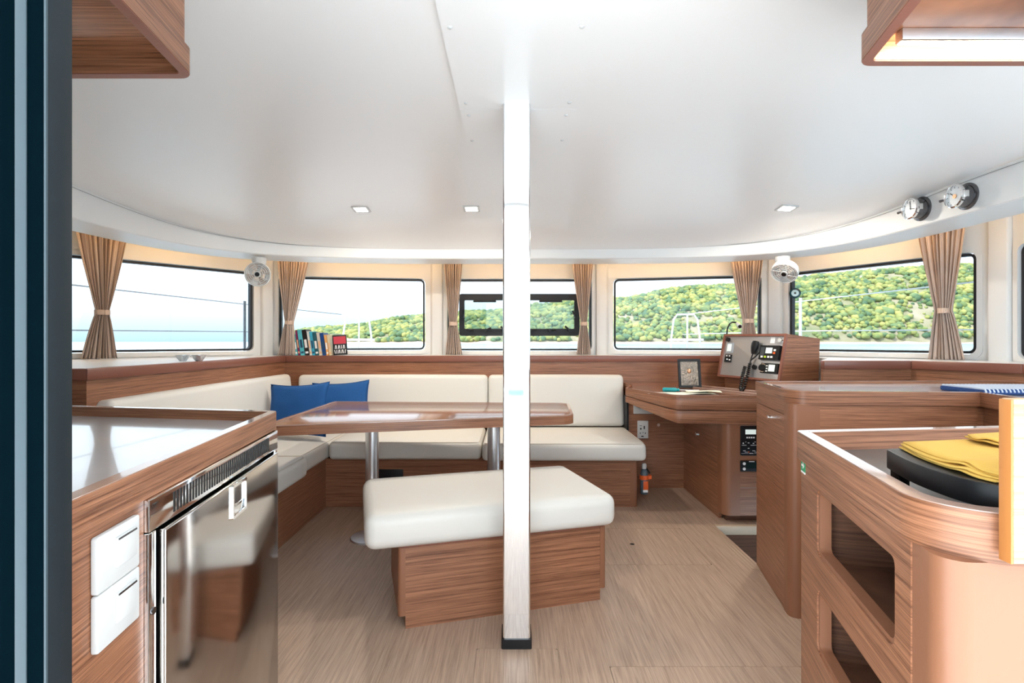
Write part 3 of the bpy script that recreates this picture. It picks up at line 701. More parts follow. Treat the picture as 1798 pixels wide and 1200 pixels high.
pd = MB().pad(1.035, 0.60, 0.135, 0.042, MO @ T((0, 0, 0.334)), 0.012).build('cushion', VINYL, ot, angle=80)
lp = rrect(0.03, 0.03, 1.005, 0.57, 0.06, 6)
MB().tube([MO @ Vector((p[0], p[1], 0.4655)) for p in lp], 0.0022, 5, True).build('seam', VINYLS, pd)

# ------------------------------------------------------------------ mast post
mp = thing('mast_post', 'polished square steel post from floor to ceiling', 'post', (0.017, 1.98, 0))
MB().prism(rrect(-0.0335, 1.930, 0.0670, 2.030, 0.006, 4), 0.004, 1.993).build('steel_tube', STEEL, mp)
MB().ring(rrect(-0.0385, 1.925, 0.072, 2.035, 0.006, 4), rrect(-0.0330, 1.9305, 0.0665, 2.0295, 0.006, 4), 0.0005, 0.035).build('foot_gasket', BLACK, mp)

# ------------------------------------------------------------------ left galley: cabinet, counter, fridge, switches
CT = 0.92
gl = [(-0.545, 0.62), (-0.67, 1.52), (-2.2, 1.80), (-2.2, 0.62)]
glr = round_poly(gl, [0, 0.035, 0, 0], 6)
dL = (Vector(gl[1]) - Vector(gl[0])).normalized(); nL = Vector((dL.y, -dL.x))   # nL faces the aisle
def onL(Y, off=0.0): return Vector(gl[0]) + dL * ((Y - gl[0][1]) / dL.y) + nL * off
ct = thing('galley_counter', 'glossy grey worktop with raised brown timber rim above the fridge', 'countertop', (-1.3, 1.2, 0.87))
MB().ring(glr, inset(glr, 0.024), 0.872, CT).build('rim', W_V, ct)
MB().ring(inset(glr, 0.001), inset(glr, 0.023), CT, CT + 0.0015).build('rim_cap', W_SHEEN, ct)
MB().prism(inset(glr, 0.020), 0.872, 0.893).build('worktop', LAM_L, ct, smooth=False)
cb = thing('fridge_cabinet', 'brown veneer galley cabinet housing the steel fridge', 'cabinet', (-1.3, 1.2, 0))
pA, pB, pC, pD = onL(0.66, -0.004), onL(0.832, -0.004), onL(1.498, -0.004), onL(1.515, -0.004)
bk = lambda p, d: p - Vector((d, 0))
MB().prism([tuple(p) for p in (pA, pB, bk(pB, 0.02), bk(pA, 0.02))], 0.0, 0.872).build('front_panel', W_V, cb, smooth=False)
MB().prism([tuple(p) for p in (bk(pA, 0.0), bk(pA, 0.6), bk(pA, 0.6) - dL * 0.02, pA - dL * 0.02)], 0.0, 0.872).build('side_panel', W_V, cb, smooth=False)
MB().prism([tuple(p) for p in (pC, pD, bk(pD, 1.3), bk(pC, 1.3))], 0.0, 0.872).build('end_panel', W_V, cb, smooth=False)
MB().prism([tuple(p) for p in (bk(pA, 0.6), bk(pC, 0.6), bk(pC, 1.3), bk(pA, 1.3))], 0.0, 0.872).build('body', W_V, cb, smooth=False)
fr = thing('fridge', 'brushed steel fridge with slotted vent under the grey worktop', 'fridge', (*onL(1.16, -0.25), 0))
Lf = (onL(1.498) - onL(0.834)).length
MF = Matrix.Translation((*onL(0.834), 0)) @ Matrix(((dL.x, 0, nL.x, 0), (dL.y, 0, nL.y, 0), (0, 1, 0, 0), (0, 0, 0, 1)))   # local x along, y up, z outwards
MB().prism([(0.02, 0.03), (Lf - 0.02, 0.03), (Lf - 0.02, 0.86), (0.02, 0.86)], -0.55, -0.03, M=MF).build('body', BLACK, fr, smooth=False)
MB().prism([(0, 0.818), (Lf, 0.818), (Lf, 0.870), (0, 0.870)], -0.03, 0.004, 0.002, M=MF).build('vent_strip', CHROME, fr)
vs = MB(); ns = 44
for k in range(ns):
    x = 0.075 + (Lf - 0.16) * k / (ns - 1); vs.box((x, 0.827, 0.0032), (x + 0.0062, 0.862, 0.0048), M=MF)
vs.build('vent_slots', BLACK, fr, smooth=False)
MB().prism([(0, 0.03), (0.022, 0.03), (0.022, 0.816), (0, 0.816)], -0.03, 0.003, 0.002, M=MF).build('frame_strip', CHROME, fr)
MB().prism([(Lf - 0.020, 0.03), (Lf, 0.03), (Lf, 0.816), (Lf - 0.020, 0.816)], -0.03, 0.003, 0.002, M=MF).build('frame_strip', CHROME, fr)
MB().prism([(0.022, 0.03), (0.034, 0.03), (0.034, 0.816), (0.022, 0.816)], -0.03, -0.02, M=MF).build('gap_shadow_panel', BLACK, fr, smooth=False)
MB().prism([(0.034, 0.05), (Lf - 0.023, 0.05), (Lf - 0.023, 0.812), (0.034, 0.812)], -0.012, 0.012, 0.003, 3, M=MF).build('door', FRIDGE, fr)
sH = lambda u: ((lambda Y: (onL(Y) - onL(0.834)).length * (1 if Y > 0.834 else -1))((lambda k: (gl[0][0] - dL.x / dL.y * gl[0][1]) / (k - dL.x / dL.y))((u - 899) / F)))
a0, a1 = sH(395), sH(420)
MB().ring(rrect(a0, 0.735, a1, 0.812 - 0.004, 0.004, 3), rrect(a0 + 0.006, 0.741, a1 - 0.006, 0.802, 0.003, 3), 0.010, 0.017, M=MF).build('handle_frame', CHROME, fr)
MB().prism([(a0 + 0.006, 0.741), (a1 - 0.006, 0.741), (a1 - 0.006, 0.762), (a0 + 0.006, 0.762)], 0.0115, 0.014, 0.001, M=MF).build('handle_pull', CHROME, fr)
for x, y in ((0.011, 0.69), (0.011, 0.15), (Lf - 0.01, 0.70), (Lf - 0.01, 0.42)):
    MB().cyl(MF @ Vector((x, y, 0.003)), MF @ Vector((x, y, 0.0055)), 0.006, 14).build('screw', GREYM, fr)
s0, s1 = sH(163), sH(239)
for (za, zb), lb in (((0.7808, 0.858), 'white plastic socket cover beside the fridge, the upper of two'), ((0.702, 0.7794), 'white plastic socket cover beside the fridge, the lower of two')):
    t = thing('socket_cover', lb, 'socket', MF @ Vector(((s0 + s1) / 2, za, 0)))
    MB().prism(rrect(s0, za, s1, zb, 0.004, 3), -0.003, 0.005, 0.0015, M=MF).build('plate', WPLAST, t)
    cx0, cx1 = s0 + (s1 - s0) * 0.40, s0 + (s1 - s0) * 0.90
    MB().prism([(cx0, za + 0.02), (cx1, za + 0.02), (cx1, zb - 0.014), (cx0, zb - 0.014)], 0.004, 0.0075, 0.002, M=MF).build('flap', WPLAST, t)
    MB().prism([(cx0 + 0.003, zb - 0.0185), (cx1 - 0.003, zb - 0.0185), (cx1 - 0.003, zb - 0.016), (cx0 + 0.003, zb - 0.016)], 0.0075, 0.0085, M=MF).build('flap_lip', GREYM, t, smooth=False)

# ------------------------------------------------------------------ upper cabinets
def upper(lb, far, dirv, side, zb, depth, led=False):
    """far = plan position of the far lower corner; dirv = direction towards the camera along the inner face; side = -1 left, 1 right"""
    far = Vector(far); d = Vector(dirv).normalized(); sx = Vector((side, 0.0)); Lc = 0.62
    c0, c1 = far, far + d * Lc; c2, c3 = c1 + sx * depth, far + sx * depth
    poly = [c0, c1, c2, c3]; ar = sum(p.x * q.y - q.x * p.y for p, q in zip(poly, poly[1:] + poly[:1]))
    if ar < 0: poly = poly[::-1]
    k = poly.index(c0); rad = [0] * 4; rad[k] = 0.035; op = round_poly([tuple(p) for p in poly], rad, 6); ip = inset(op, 0.022)
    t = thing('wall_cabinet', lb, 'cabinet', (*((c0 + c2) / 2), zb))
    MB().ring(op, ip, zb, zb + 0.055).build('bottom_frame', W_V, t)
    MB().ring(inset(op, 0.001), inset(op, 0.021), zb - 0.002, zb).build('frame_edge', W_NOSE, t)
    MB().prism(inset(op, 0.018), zb + 0.040, zb + 0.052).build('underside', W_V if led else W_H, t, smooth=False)
    MB().prism(inset(op, 0.010), zb + 0.055, 2.02).build('body', W_V, t, smooth=False)
    if led:
        y = far.y - 0.062; x0 = far.x + 0.045
        MB().box((x0, y - 0.010, zb + 0.016), (x0 + 0.55, y + 0.012, zb + 0.040), 0.002).build('led_profile', ALU, t)
        MB().box((x0 + 0.004, y + 0.0125, zb + 0.020), (x0 + 0.548, y + 0.0135, zb + 0.034)).box((x0 + 0.004, y - 0.002, zb + 0.0145), (x0 + 0.548, y + 0.010, zb + 0.0158)).build('led_lens', LEDW, t, smooth=False)
upper('brown wall cabinet hanging over the fridge worktop', (-0.722, 1.205), (0.139, -1), -1, 1.72, 0.75)
upper('brown wall cabinet with lit led strip hanging over the galley', (0.750, 1.150), (-0.245, -1), 1, 1.72, 0.75, True)

# ------------------------------------------------------------------ right galley, near leg
nr = [(0.635, 1.185), (0.489, 0.605), (2.2, 0.605), (2.2, 1.30), (1.30, 1.27)]
nrr = round_poly(nr, [0.02, 0.085, 0, 0, 0], 9)
nc = thing('galley_worktop', 'dark grey galley worktop with raised timber rim holding the black tray', 'countertop', (1.2, 0.95, 0.87))
MB().ring(nrr, inset(nrr, 0.026), 0.862, CT, ).build('rim', W_V, nc)
MB().ring(inset(nrr, 0.001), inset(nrr, 0.025), CT, CT + 0.0015).build('rim_cap', W_SHEEN, nc)
MB().prism(inset(nrr, 0.022), 0.862, 0.880).build('worktop', LAM_D, nc, smooth=False)
gc = thing('galley_cabinet', 'brown veneer galley cabinet with two open cubby holes and rounded end', 'cabinet', (1.0, 0.9, 0))
dN = (Vector(nr[1]) - Vector(nr[0])).normalized(); nN = Vector((dN.y, -dN.x))      # nN faces the aisle
if nN.x > 0: nN = -nN
MN = Matrix.Translation((*nr[0], 0)) @ Matrix(((dN.x, 0, nN.x, 0), (dN.y, 0, nN.y, 0), (0, 1, 0, 0), (0, 0, 0, 1)))
LN = 0.505
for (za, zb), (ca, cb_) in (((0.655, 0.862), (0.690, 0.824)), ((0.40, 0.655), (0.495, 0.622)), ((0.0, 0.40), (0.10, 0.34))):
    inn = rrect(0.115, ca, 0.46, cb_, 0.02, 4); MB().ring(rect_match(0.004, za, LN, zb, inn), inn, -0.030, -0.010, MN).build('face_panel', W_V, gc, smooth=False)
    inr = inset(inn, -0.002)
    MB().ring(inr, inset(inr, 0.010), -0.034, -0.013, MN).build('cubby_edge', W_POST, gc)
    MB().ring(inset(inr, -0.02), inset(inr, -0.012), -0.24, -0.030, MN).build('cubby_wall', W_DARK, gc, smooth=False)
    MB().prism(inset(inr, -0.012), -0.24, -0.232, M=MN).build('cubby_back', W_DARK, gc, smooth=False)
q0 = Vector(nr[0]) + dN * LN - nN * 0.0
postp = round_poly([tuple(q0 - nN * 0.012), (0.489 + 0.012, 0.605 + 0.012), (0.62, 0.617), (0.62, 0.72)], [0, 0.082, 0, 0], 10)
MB().prism(postp, 0.0, 0.862).build('corner_post', W_POST, gc)
MB().prism([(0.62, 0.615), (2.2, 0.615), (2.2, 0.635), (0.62, 0.635)], 0.0, 0.862).build('aft_panel', W_DAYLIT, gc, smooth=False)
MB().prism([tuple(Vector(nr[0]) - nN * 0.012), tuple(Vector(nr[0]) - nN * 0.03), (1.3, 1.25), (1.3, 1.262)][::-1], 0.0, 0.862).build('back_panel', W_V, gc, smooth=False)
fn_ = thing('fiddle_board', 'upright pale oak fiddle board with orange edge at the end of the galley', 'board', (0.8, 0.6, 0.88))
MB().box((0.557, 0.588, 0.872), (1.2, 0.604, 1.056), 0.002).build('board', W_DAYLIT, fn_)
MB().box((0.5545, 0.5885, 0.872), (0.5575, 0.6038, 1.055), 0.0008).build('edge_band', W_ORANGE, fn_)
sg = thing('exit_sticker', 'small green exit sticker with white arrow on the galley cabinet', 'sticker', MN @ Vector((0.012, 0.80, 0)))
MB().prism([(0.006, 0.835), (0.036, 0.835), (0.036, 0.862 - 0.002), (0.006, 0.860)], -0.0098, -0.0088, M=MN).build('backing', GREEN, sg, smooth=False)
MB().prism([(0.006, 0.831), (0.036, 0.831), (0.036, 0.835), (0.006, 0.835)], -0.0098, -0.0088, M=MN).build('white_border', PWHITE, sg, smooth=False)
MB().prism([(0.012, 0.846), (0.022, 0.846), (0.022, 0.841), (0.031, 0.848), (0.022, 0.855), (0.022, 0.850), (0.012, 0.850)], -0.0088, -0.0083, M=MN).build('arrow', PWHITE, sg, smooth=False)

# black tray stand and yellow napkins
tr = thing('serving_tray', 'black curved tray stand on the dark worktop', 'tray', (0.74, 0.76, 0.88))
def lerp_tab(tab, t):
    f_ = t * (len(tab) - 1); i = min(int(f_), len(tab) - 2); p0, p1, p2, p3 = (Vector(tab[max(0, min(len(tab) - 1, i + k))]) for k in (-1, 0, 1, 2)); f_ -= i
    return 0.5 * (2 * p1 + (p2 - p0) * f_ + (2 * p0 - 5 * p1 + 4 * p2 - p3) * f_ ** 2 + (3 * p1 - p0 - 3 * p2 + p3) * f_ ** 3)
EDGE = [(0.612, 0.866), (0.586, 0.78), (0.578, 0.71), (0.583, 0.67), (0.602, 0.640)]
arc = [tuple(lerp_tab(EDGE, k / 24)) for k in range(25)]
tp = arc + [(0.88, 0.640), (0.88, 0.905), (0.70, 0.888)]
MB().prism(tp, 0.913, 0.944, 0.0025).build('tray_top', BLACK, tr)
for x, y in ((0.624, 0.852), (0.625, 0.655), (0.86, 0.88), (0.86, 0.655)): MB().box((x - 0.009, y - 0.010, 0.880), (x + 0.009, y + 0.010, 0.915), 0.002).build('leg', BLACK, tr)
def napkin(lb, left, L, z, bump, layers):
    t = thing('napkin', lb, 'napkin', (left[2][0] + L / 2, left[2][1], z))
    for k in range(layers):
        def fn(i, j, k=k):
            p = lerp_tab(left, i); q = 0.62 + 0.05 * math.sin(k * 2.1)
            zz = z + 0.0027 * k + bump * math.exp(-((i - q) / 0.13) ** 2) * (0.35 + 0.65 * k / layers) * (1 - 0.5 * j) + 0.006 * j * k / layers
            return Vector((p.x + 0.0025 * k + 0.003 * math.sin(5 * i + 2 * k) + L * j, p.y + 0.02 * j, zz))
        o = MB().grid(fn, 26, 10).build('fold', YEL, t, angle=70); md = o.modifiers.new('th', 'SOLIDIFY'); md.thickness = 0.0022; md.offset = 1
napkin('folded yellow cloth napkin lying along the curved edge of the black tray', [(0.634, 0.868), (0.606, 0.79), (0.594, 0.72), (0.594, 0.685), (0.600, 0.655)], 0.22, 0.9455, 0.008, 4)
napkin('rumpled yellow cloth napkin lying over the folded one on the tray', [(0.745, 0.872), (0.735, 0.85), (0.73, 0.83), (0.735, 0.81), (0.745, 0.79)], 0.12, 0.9625, 0.006, 2)

# ------------------------------------------------------------------ right galley, far leg
fl_ = [(1.222, 2.66), (1.118, 2.135), (1.83, 2.07), (1.66, 1.30), (2.56, 1.30), (2.56, 2.70)]
flr = round_poly(fl_, [0, 0.085, 0, 0, 0, 0], 9)
fc = thing('stove_worktop', 'grey worktop with timber rim along the far side of the galley', 'countertop', (1.8, 2.3, 0.87))
MB().ring(flr, inset(flr, 0.024), 0.866, CT).build('rim', W_V, fc)
MB().ring(inset(flr, 0.001), inset(flr, 0.023), CT, CT + 0.0015).build('rim_cap', W_SHEEN, fc)
MB().prism(inset(flr, 0.020), 0.866, 0.908).build('worktop', LAM_L, fc, smooth=False)
fk = thing('corner_cabinet', 'brown veneer cabinet with rounded corner post beside the stair well', 'cabinet', (1.7, 2.3, 0))
dC = (Vector(fl_[1]) - Vector(fl_[0])).normalized(); nC = Vector((dC.y, -dC.x)); nC = nC if nC.x < 0 else -nC
MC = Matrix.Translation((*fl_[0], 0)) @ Matrix(((dC.x, 0, nC.x, 0), (dC.y, 0, nC.y, 0), (0, 1, 0, 0), (0, 0, 0, 1)))
LC = 0.535 - 0.085
MB().prism([(0.0, 0.0), (LC, 0.0), (LC, 0.812), (0.0, 0.812)], -0.024, -0.006, M=MC).build('door', W_V, fk, smooth=False)
MB().prism([(0.0, 0.815), (LC, 0.815), (LC, 0.866), (0.0, 0.866)], -0.024, -0.006, M=MC).build('drawer_front', W_V, fk, smooth=False)
body = inset(flr, 0.028); MB().prism(body, 0.0, 0.866).build('body', W_V, fk, smooth=False)
qc = Vector(fl_[0]) + dC * LC
pp = round_poly([tuple(qc - nC * 0.004), (1.118 + 0.004, 2.135 + 0.006), (1.24, 2.132), (1.24, 2.24)], [0, 0.082, 0, 0], 10)
MB().prism(pp, 0.0, 0.866).build('corner_post', W_POST, fk)
MB().prism([(1.24, 2.136), (1.828, 2.080), (1.828, 2.10), (1.24, 2.156)], 0.0, 0.866).build('aft_panel', W_V, fk, smooth=False)
kx = PX(1362, 737, 2.33)
MB().cyl(MC @ Vector((0.27, kx.z, -0.007)), MC @ Vector((0.27, kx.z, 0.014)), 0.012, 18, 0.010).build('knob', CHROME, fk)
# navy towel
tw = thing('waffle_towel', 'folded navy waffle towel with pale ribs on the far worktop', 'towel', (2.0, 2.16, 0.908))
MB().pad(0.42, 0.22, 0.022, 0.009, T((1.855, 2.08, 0.909)), 0.004).build('towel_body', TOWEL, tw)
rb = MB()
for k in range(26): rb.tube([(1.862 + 0.016 * k, 2.079, 0.919), (1.862 + 0.016 * k, 2.084, 0.9300), (1.862 + 0.016 * k, 2.14, 0.9325), (1.862 + 0.016 * k, 2.29, 0.9325)], 0.0042, 5)
rb.build('ribs', TOWELW, tw)

# ------------------------------------------------------------------ chart desk and base
dk = thing('chart_desk', 'brown veneer chart desk with angled front corner beside the settee', 'desk', (1.2, 3.7, 0.61))
dp = round_poly([(0.895, 4.25), (0.895, 4.02), (0.812, 3.80), (0.985, 3.285), (1.75, 3.215), (1.75, 4.25)], [0, 0, 0.03, 0.12, 0, 0], 8)
MB().prism(dp, 0.612, 0.690, 0.004).build('drawer_case', W_V, dk)
MB().prism(inset(dp, 0.010), 0.690, 0.697).build('shadow_gap', W_DARK, dk, smooth=False)
MB().prism(dp, 0.697, 0.772, 0.004).build('lid', W_V, dk)
MB().ring(inset(dp, 0.002), inset(dp, 0.016), 0.772, 0.788).build('fiddle', W_POST, dk)
MB().prism(inset(dp, 0.015), 0.7722, 0.774).build('lid_surface', W_H, dk, smooth=False)
MB().prism([(1.30, 4.0), (1.315, 4.0), (1.66, 3.30), (1.645, 3.30)], 0.774, 0.786, 0.002).build('divider', W_SHEEN, dk)
MB().prism([(1.42, 4.10), (1.435, 4.10), (1.72, 3.52), (1.705, 3.52)], 0.774, 0.786, 0.002).build('divider', W_SHEEN, dk)
for o in dk.children:
    if o.name.split('.')[0] in ('drawer_case', 'shadow_gap', 'lid'):
        bx_ = WLOC[o.name]
        for v in o.data.vertices:
            X = v.co.x + bx_.x; k = 0.52 + 0.48 * max(0, min(1, (X - 0.805) / 0.22)); Z = v.co.z + bx_.z; v.co.z = 0.772 - (0.772 - Z) * k - bx_.z
nb = thing('desk_cabinet', 'brown veneer cabinet under the chart desk with control panels', 'cabinet', (1.5, 3.7, 0))
MB().box((1.312, 3.36, 0.0), (1.33, 4.05, 0.612)).build('door', W_V, nb, smooth=False)
MB().prism(round_poly([(1.306, 3.37), (1.306, 3.262), (1.405, 3.262), (1.405, 3.37)], [0, 0.07, 0, 0], 10), 0.045, 0.612).build('corner_post', W_POST, nb)
MB().box((1.404, 3.268, 0.045), (2.2, 3.30, 0.612)).build('aft_panel', W_V, nb, smooth=False)
MB().box((1.34, 3.32, 0.0), (2.2, 3.34, 0.05)).build('toe_kick', W_DARK, nb, smooth=False)
MB().box((1.336, 3.40, 0.0), (2.2, 4.05, 0.60)).build('body', W_DARK, nb, smooth=False)
z_ = PX(0, 762, 3.73).z
MB().cyl((1.313, 3.73, z_), (1.293, 3.73, z_), 0.017, 18, 0.013).build('knob', CHROME, nb)
MB().ring(rrect(1.395, 0.215, 1.56, 0.605, 0.012, 3), rrect(1.399, 0.219, 1.556, 0.601, 0.010, 3), -0.001, 0.0025, vframe((0, 3.268, 0), (1, 0))).build('recess_frame', W_SHEEN, nb)
eb = thing('end_panel', 'brown veneer bulkhead panel with sockets below the chart desk', 'panel', (1.1, 4.06, 0))
MB().box((0.888, 4.05, 0.0), (1.312, 4.07, 0.680)).build('panel', W_V, eb, smooth=False)
MB().box((0.875, 4.04, 0.0), (0.890, 4.25, 0.70)).build('upright', BLACK, eb, smooth=False)
p = PX(1155, 746, 4.05); MB().cyl((p.x, 4.051, p.z), (p.x, 4.03, p.z), 0.018, 18, 0.013).build('knob', CHROME, eb)
def rp(u0, v0, u1, v1, Y): a, c = PX(u0, v0, Y), PX(u1, v1, Y); return a.x, c.z, c.x, a.z
# sockets on the bulkhead panel
MY = vframe((0, 4.05, 0), (1, 0))
t = thing('wall_socket', 'white double wall socket tucked just below the desk top', 'socket', PX(1130, 727, 4.04)); x0, z0, x1, z1 = rp(1112, 706, 1147, 727, 4.05)
MB().prism(rrect(x0, z0, x1, z1, 0.005, 3), 0, 0.008, 0.002, M=MY).build('plate', WPLAST, t)
for k in (0.33, 0.66):
    cx, cz = x0 + (x1 - x0) * k, (z0 + z1) / 2 + 0.005
    MB().lathe([(0, 0.0085), (0.017, 0.0085), (0.020, 0.010), (0.020, 0.008)], MY @ T((cx, cz, 0)), 20).build('socket_well', WPLAST, t)
    MB().box((cx - 0.010, cz - 0.004, 0.0086), (cx - 0.005, cz + 0.002, 0.0095), M=MY).box((cx + 0.005, cz - 0.004, 0.0086), (cx + 0.010, cz + 0.002, 0.0095), M=MY).box((cx - 0.003, cz + 0.006, 0.0086), (cx + 0.003, cz + 0.010, 0.0095), M=MY).build('pin_holes', BLACK, t, smooth=False)
t = thing('wall_socket', 'white narrow multi socket plate lower on the bulkhead panel', 'socket', PX(1128, 770, 4.04)); x0, z0, x1, z1 = rp(1119, 739, 1138, 770, 4.05)
MB().prism(rrect(x0, z0, x1, z1, 0.004, 3), 0, 0.008, 0.002, M=MY).build('plate', WPLAST, t)
m = MB()
for a, b2, c, d_ in ((0.30, 0.55, 0.12, 0.10), (0.62, 0.62, 0.10, 0.18), (0.25, 0.30, 0.07, 0.07), (0.5, 0.33, 0.06, 0.05), (0.72, 0.30, 0.07, 0.07), (0.45, 0.12, 0.22, 0.06), (0.3, 0.72, 0.2, 0.03)):
    cx, cz = x0 + (x1 - x0) * a, z0 + (z1 - z0) * b2; m.box((cx - (x1 - x0) * c / 2, cz - (z1 - z0) * d_ / 2, 0.008), (cx + (x1 - x0) * c / 2, cz + (z1 - z0) * d_ / 2, 0.0092), M=MY)
m.build('pin_holes', BLACK, t, smooth=False)
# control panels on the desk cabinet
MP = vframe((0, 3.268, 0), (1, 0))
t = thing('battery_panel', 'black battery control panel with small display under the desk', 'control panel', (1.48, 3.26, 0.417)); x0, z0, x1, z1 = rp(1299, 748, 1336, 800, 3.268)
MB().prism(rrect(x0, z0, x1, z1, 0.008, 3), 0.0025, 0.010, 0.002, M=MP).build('face', BLACK, t)
W_, H_ = x1 - x0, z1 - z0
def bits(t, rects, m_, nm, x0, z0, W_, H_, zf=0.010, M=MP):
    b_ = MB()
    for (a, b2, c, d_) in rects: b_.box((x0 + W_ * a, z0 + H_ * b2, zf - 0.0005), (x0 + W_ * c, z0 + H_ * d_, zf + 0.001), M=M)
    return b_.build(nm, m_, t, smooth=False)
bits(t, [(0.23, 0.72, 0.73, 0.88)], LCD, 'display', x0, z0, W_, H_)
bits(t, [(0.28 + 0.105 * k, 0.585, 0.35 + 0.105 * k, 0.635) for k in range(4)], PWHITE, 'buttons', x0, z0, W_, H_)
bits(t, [(0.06, 0.345, 0.28, 0.36), (0.48, 0.345, 0.76, 0.36), (0.10, 0.40, 0.16, 0.44), (0.58, 0.40, 0.64, 0.43), (0.22, 0.455, 0.28, 0.47), (0.66, 0.455, 0.72, 0.47), (0.34, 0.42, 0.42, 0.44), (0.80, 0.42, 0.88, 0.44),
         (0.12, 0.155, 0.24, 0.17), (0.56, 0.155, 0.70, 0.17), (0.20, 0.115, 0.36, 0.125), (0.66, 0.115, 0.88, 0.125), (0.04, 0.075, 0.38, 0.082), (0.42, 0.07, 0.60, 0.088), (0.64, 0.075, 0.96, 0.082), (0.34, 0.24, 0.42, 0.26), (0.80, 0.24, 0.88, 0.26)], PWHITE, 'legend_marks', x0, z0, W_, H_)
bits(t, [(0.37, 0.11, 0.41, 0.135)], ORANGE, 'red_light', x0, z0, W_, H_)
t = thing('heater_panel', 'small black heater control with four round buttons under the desk', 'control panel', (1.48, 3.26, 0.318)); x0, z0, x1, z1 = rp(1299, 809, 1336, 828, 3.268)
MB().prism(rrect(x0, z0, x1, z1, 0.004, 3), 0.0025, 0.010, 0.002, M=MP).build('face', BLACK, t)
W_, H_ = x1 - x0, z1 - z0
bits(t, [(0.26, 0.30, 0.80, 0.86)], LCDD, 'display', x0, z0, W_, H_)
bits(t, [(0.40, 0.90, 0.66, 0.96)], PWHITE, 'legend_marks', x0, z0, W_, H_)
for a, b2 in ((0.17, 0.74), (0.17, 0.26), (0.89, 0.74), (0.89, 0.26)):
    c = MP @ Vector((x0 + W_ * a, z0 + H_ * b2, 0.010)); MB().cyl(c, c + Vector((0, -0.004, 0)), 0.009, 14).build('button', PWHITE, t)

# clip-on bottle / extinguisher by the settee end
bx, by = PX(1131, 0, 3.70).x, 3.70
t = thing('small_extinguisher', 'small grey bottle in an orange clip on the settee end', 'extinguisher', (bx, by, 0.055))
MB().lathe([(0, 0.055), (0.022, 0.055), (0.027, 0.062), (0.027, 0.20), (0.020, 0.222), (0.012, 0.228), (0.012, 0.236), (0, 0.236)], T((bx, by, 0)), 24).build('bottle', BOTTLE, t)
MB().lathe([(0, 0.232), (0.016, 0.232), (0.016, 0.262), (0.012, 0.268), (0, 0.268)], T((bx, by, 0)), 20).build('cap', WPLAST, t)
MB().lathe([(0.0285, 0.158), (0.032, 0.158), (0.032, 0.188), (0.0285, 0.188), (0.0285, 0.158)], T((bx, by, 0)), 24).box((bx + 0.02, by - 0.018, 0.160), (bx + 0.05, by + 0.018, 0.186), 0.004).build('clip', ORANGE, t)
MB().box((bx - 0.012, by - 0.0285, 0.090), (bx + 0.022, by - 0.024, 0.150), 0.001).build('label_patch', ORANGE, t)
MB().box((bx - 0.014, by - 0.029, 0.072), (bx + 0.020, by - 0.0245, 0.090), 0.001).build('label_strip', PWHITE, t)
MB().tube([(bx - 0.005, by, 0.265), (bx + 0.02, by - 0.005, 0.225), (bx + 0.04, by, 0.20)], 0.006, 8).build('trigger', BLACK, t)

# things on the desk
t = thing('framed_relief', 'small black framed metal relief of a robed figure on the desk', 'picture', (PX(1208, 678, 3.98).x, 4.0, 0.774))
xl, xr, zl, zh = PX(1189, 0, 3.97).x, PX(1228, 0, 3.97).x, 0.776, 0.776 + 0.215
MI = T((0, 3.93, 0.776)) @ Matrix.Rotation(-0.16, 4, 'X') @ T((0, 0, -0.776)) @ vframe((0, 0, 0), (1, 0))
MB().ring(rrect(xl, zl, xr, zh, 0.003, 2), rrect(xl + 0.017, zl + 0.017, xr - 0.017, zh - 0.017, 0.002, 2), -0.004, 0.010, MI).build('frame', BLACK, t)
pl = MB().prism([(xl + 0.015, zl + 0.015), (xr - 0.015, zl + 0.015), (xr - 0.015, zh - 0.015), (xl + 0.015, zh - 0.015)], -0.004, 0.002, M=MI).build('metal_plate', PEWTER, t, smooth=False)
xc = (xl + xr) / 2
MB().lathe([(0.0, 0.008), (0.010, 0.007), (0.014, 0.003), (0.015, 0.0)], MI @ T((xc, zl + 0.125, 0.002)) @ Matrix.Diagonal((1, 1.25, 1, 1)), 20).build('head', COPPER, pl)
MB().lathe([(0.030, 0.0), (0.031, 0.003), (0.034, 0.003), (0.035, 0.0)], MI @ T((xc, zl + 0.130, 0.002)), 26).build('halo', PEWTER, pl)
MB().prism(round_poly([(xc - 0.055, zl + 0.022), (xc + 0.055, zl + 0.022), (xc + 0.045, zl + 0.085), (xc + 0.012, zl + 0.108), (xc - 0.012, zl + 0.108), (xc - 0.045, zl + 0.085)], 0.012, 4), 0.0015, 0.006, 0.002, M=MI).build('robe', PEWTER, pl)
MB().prism(round_poly([(xc - 0.018, zl + 0.143), (xc + 0.018, zl + 0.143), (xc + 0.014, zl + 0.166), (xc - 0.014, zl + 0.166)], 0.006, 4), 0.0015, 0.006, 0.002, M=MI).build('hat', PEWTER, pl)
t = thing('screwdriver', 'screwdriver with teal handle lying on the chart desk', 'tool', (1.1, 3.75, 0.775)); a, c = PZ(1163, 679, 0.793), PZ(1192, 680, 0.793)
a = Vector((PX(1163, 0, 3.62).x, 3.62, 0.7905)); c = Vector((PX(1190, 0, 3.60).x, 3.60, 0.7905)); dd = (c - a).normalized()
MB().lathe([(0, 0), (0.012, 0.002), (0.0155, 0.012), (0.0145, 0.05), (0.0155, 0.085), (0.009, 0.098), (0.012, 0.104), (0.009, 0.112), (0, 0.112)], T(a) @ dd.to_track_quat('Z', 'Y').to_matrix().to_4x4(), 12).build('handle', TEAL, t)
MB().cyl(a + dd * 0.11, a + dd * 0.24, 0.0035, 10).build('shaft', CHROME, t)
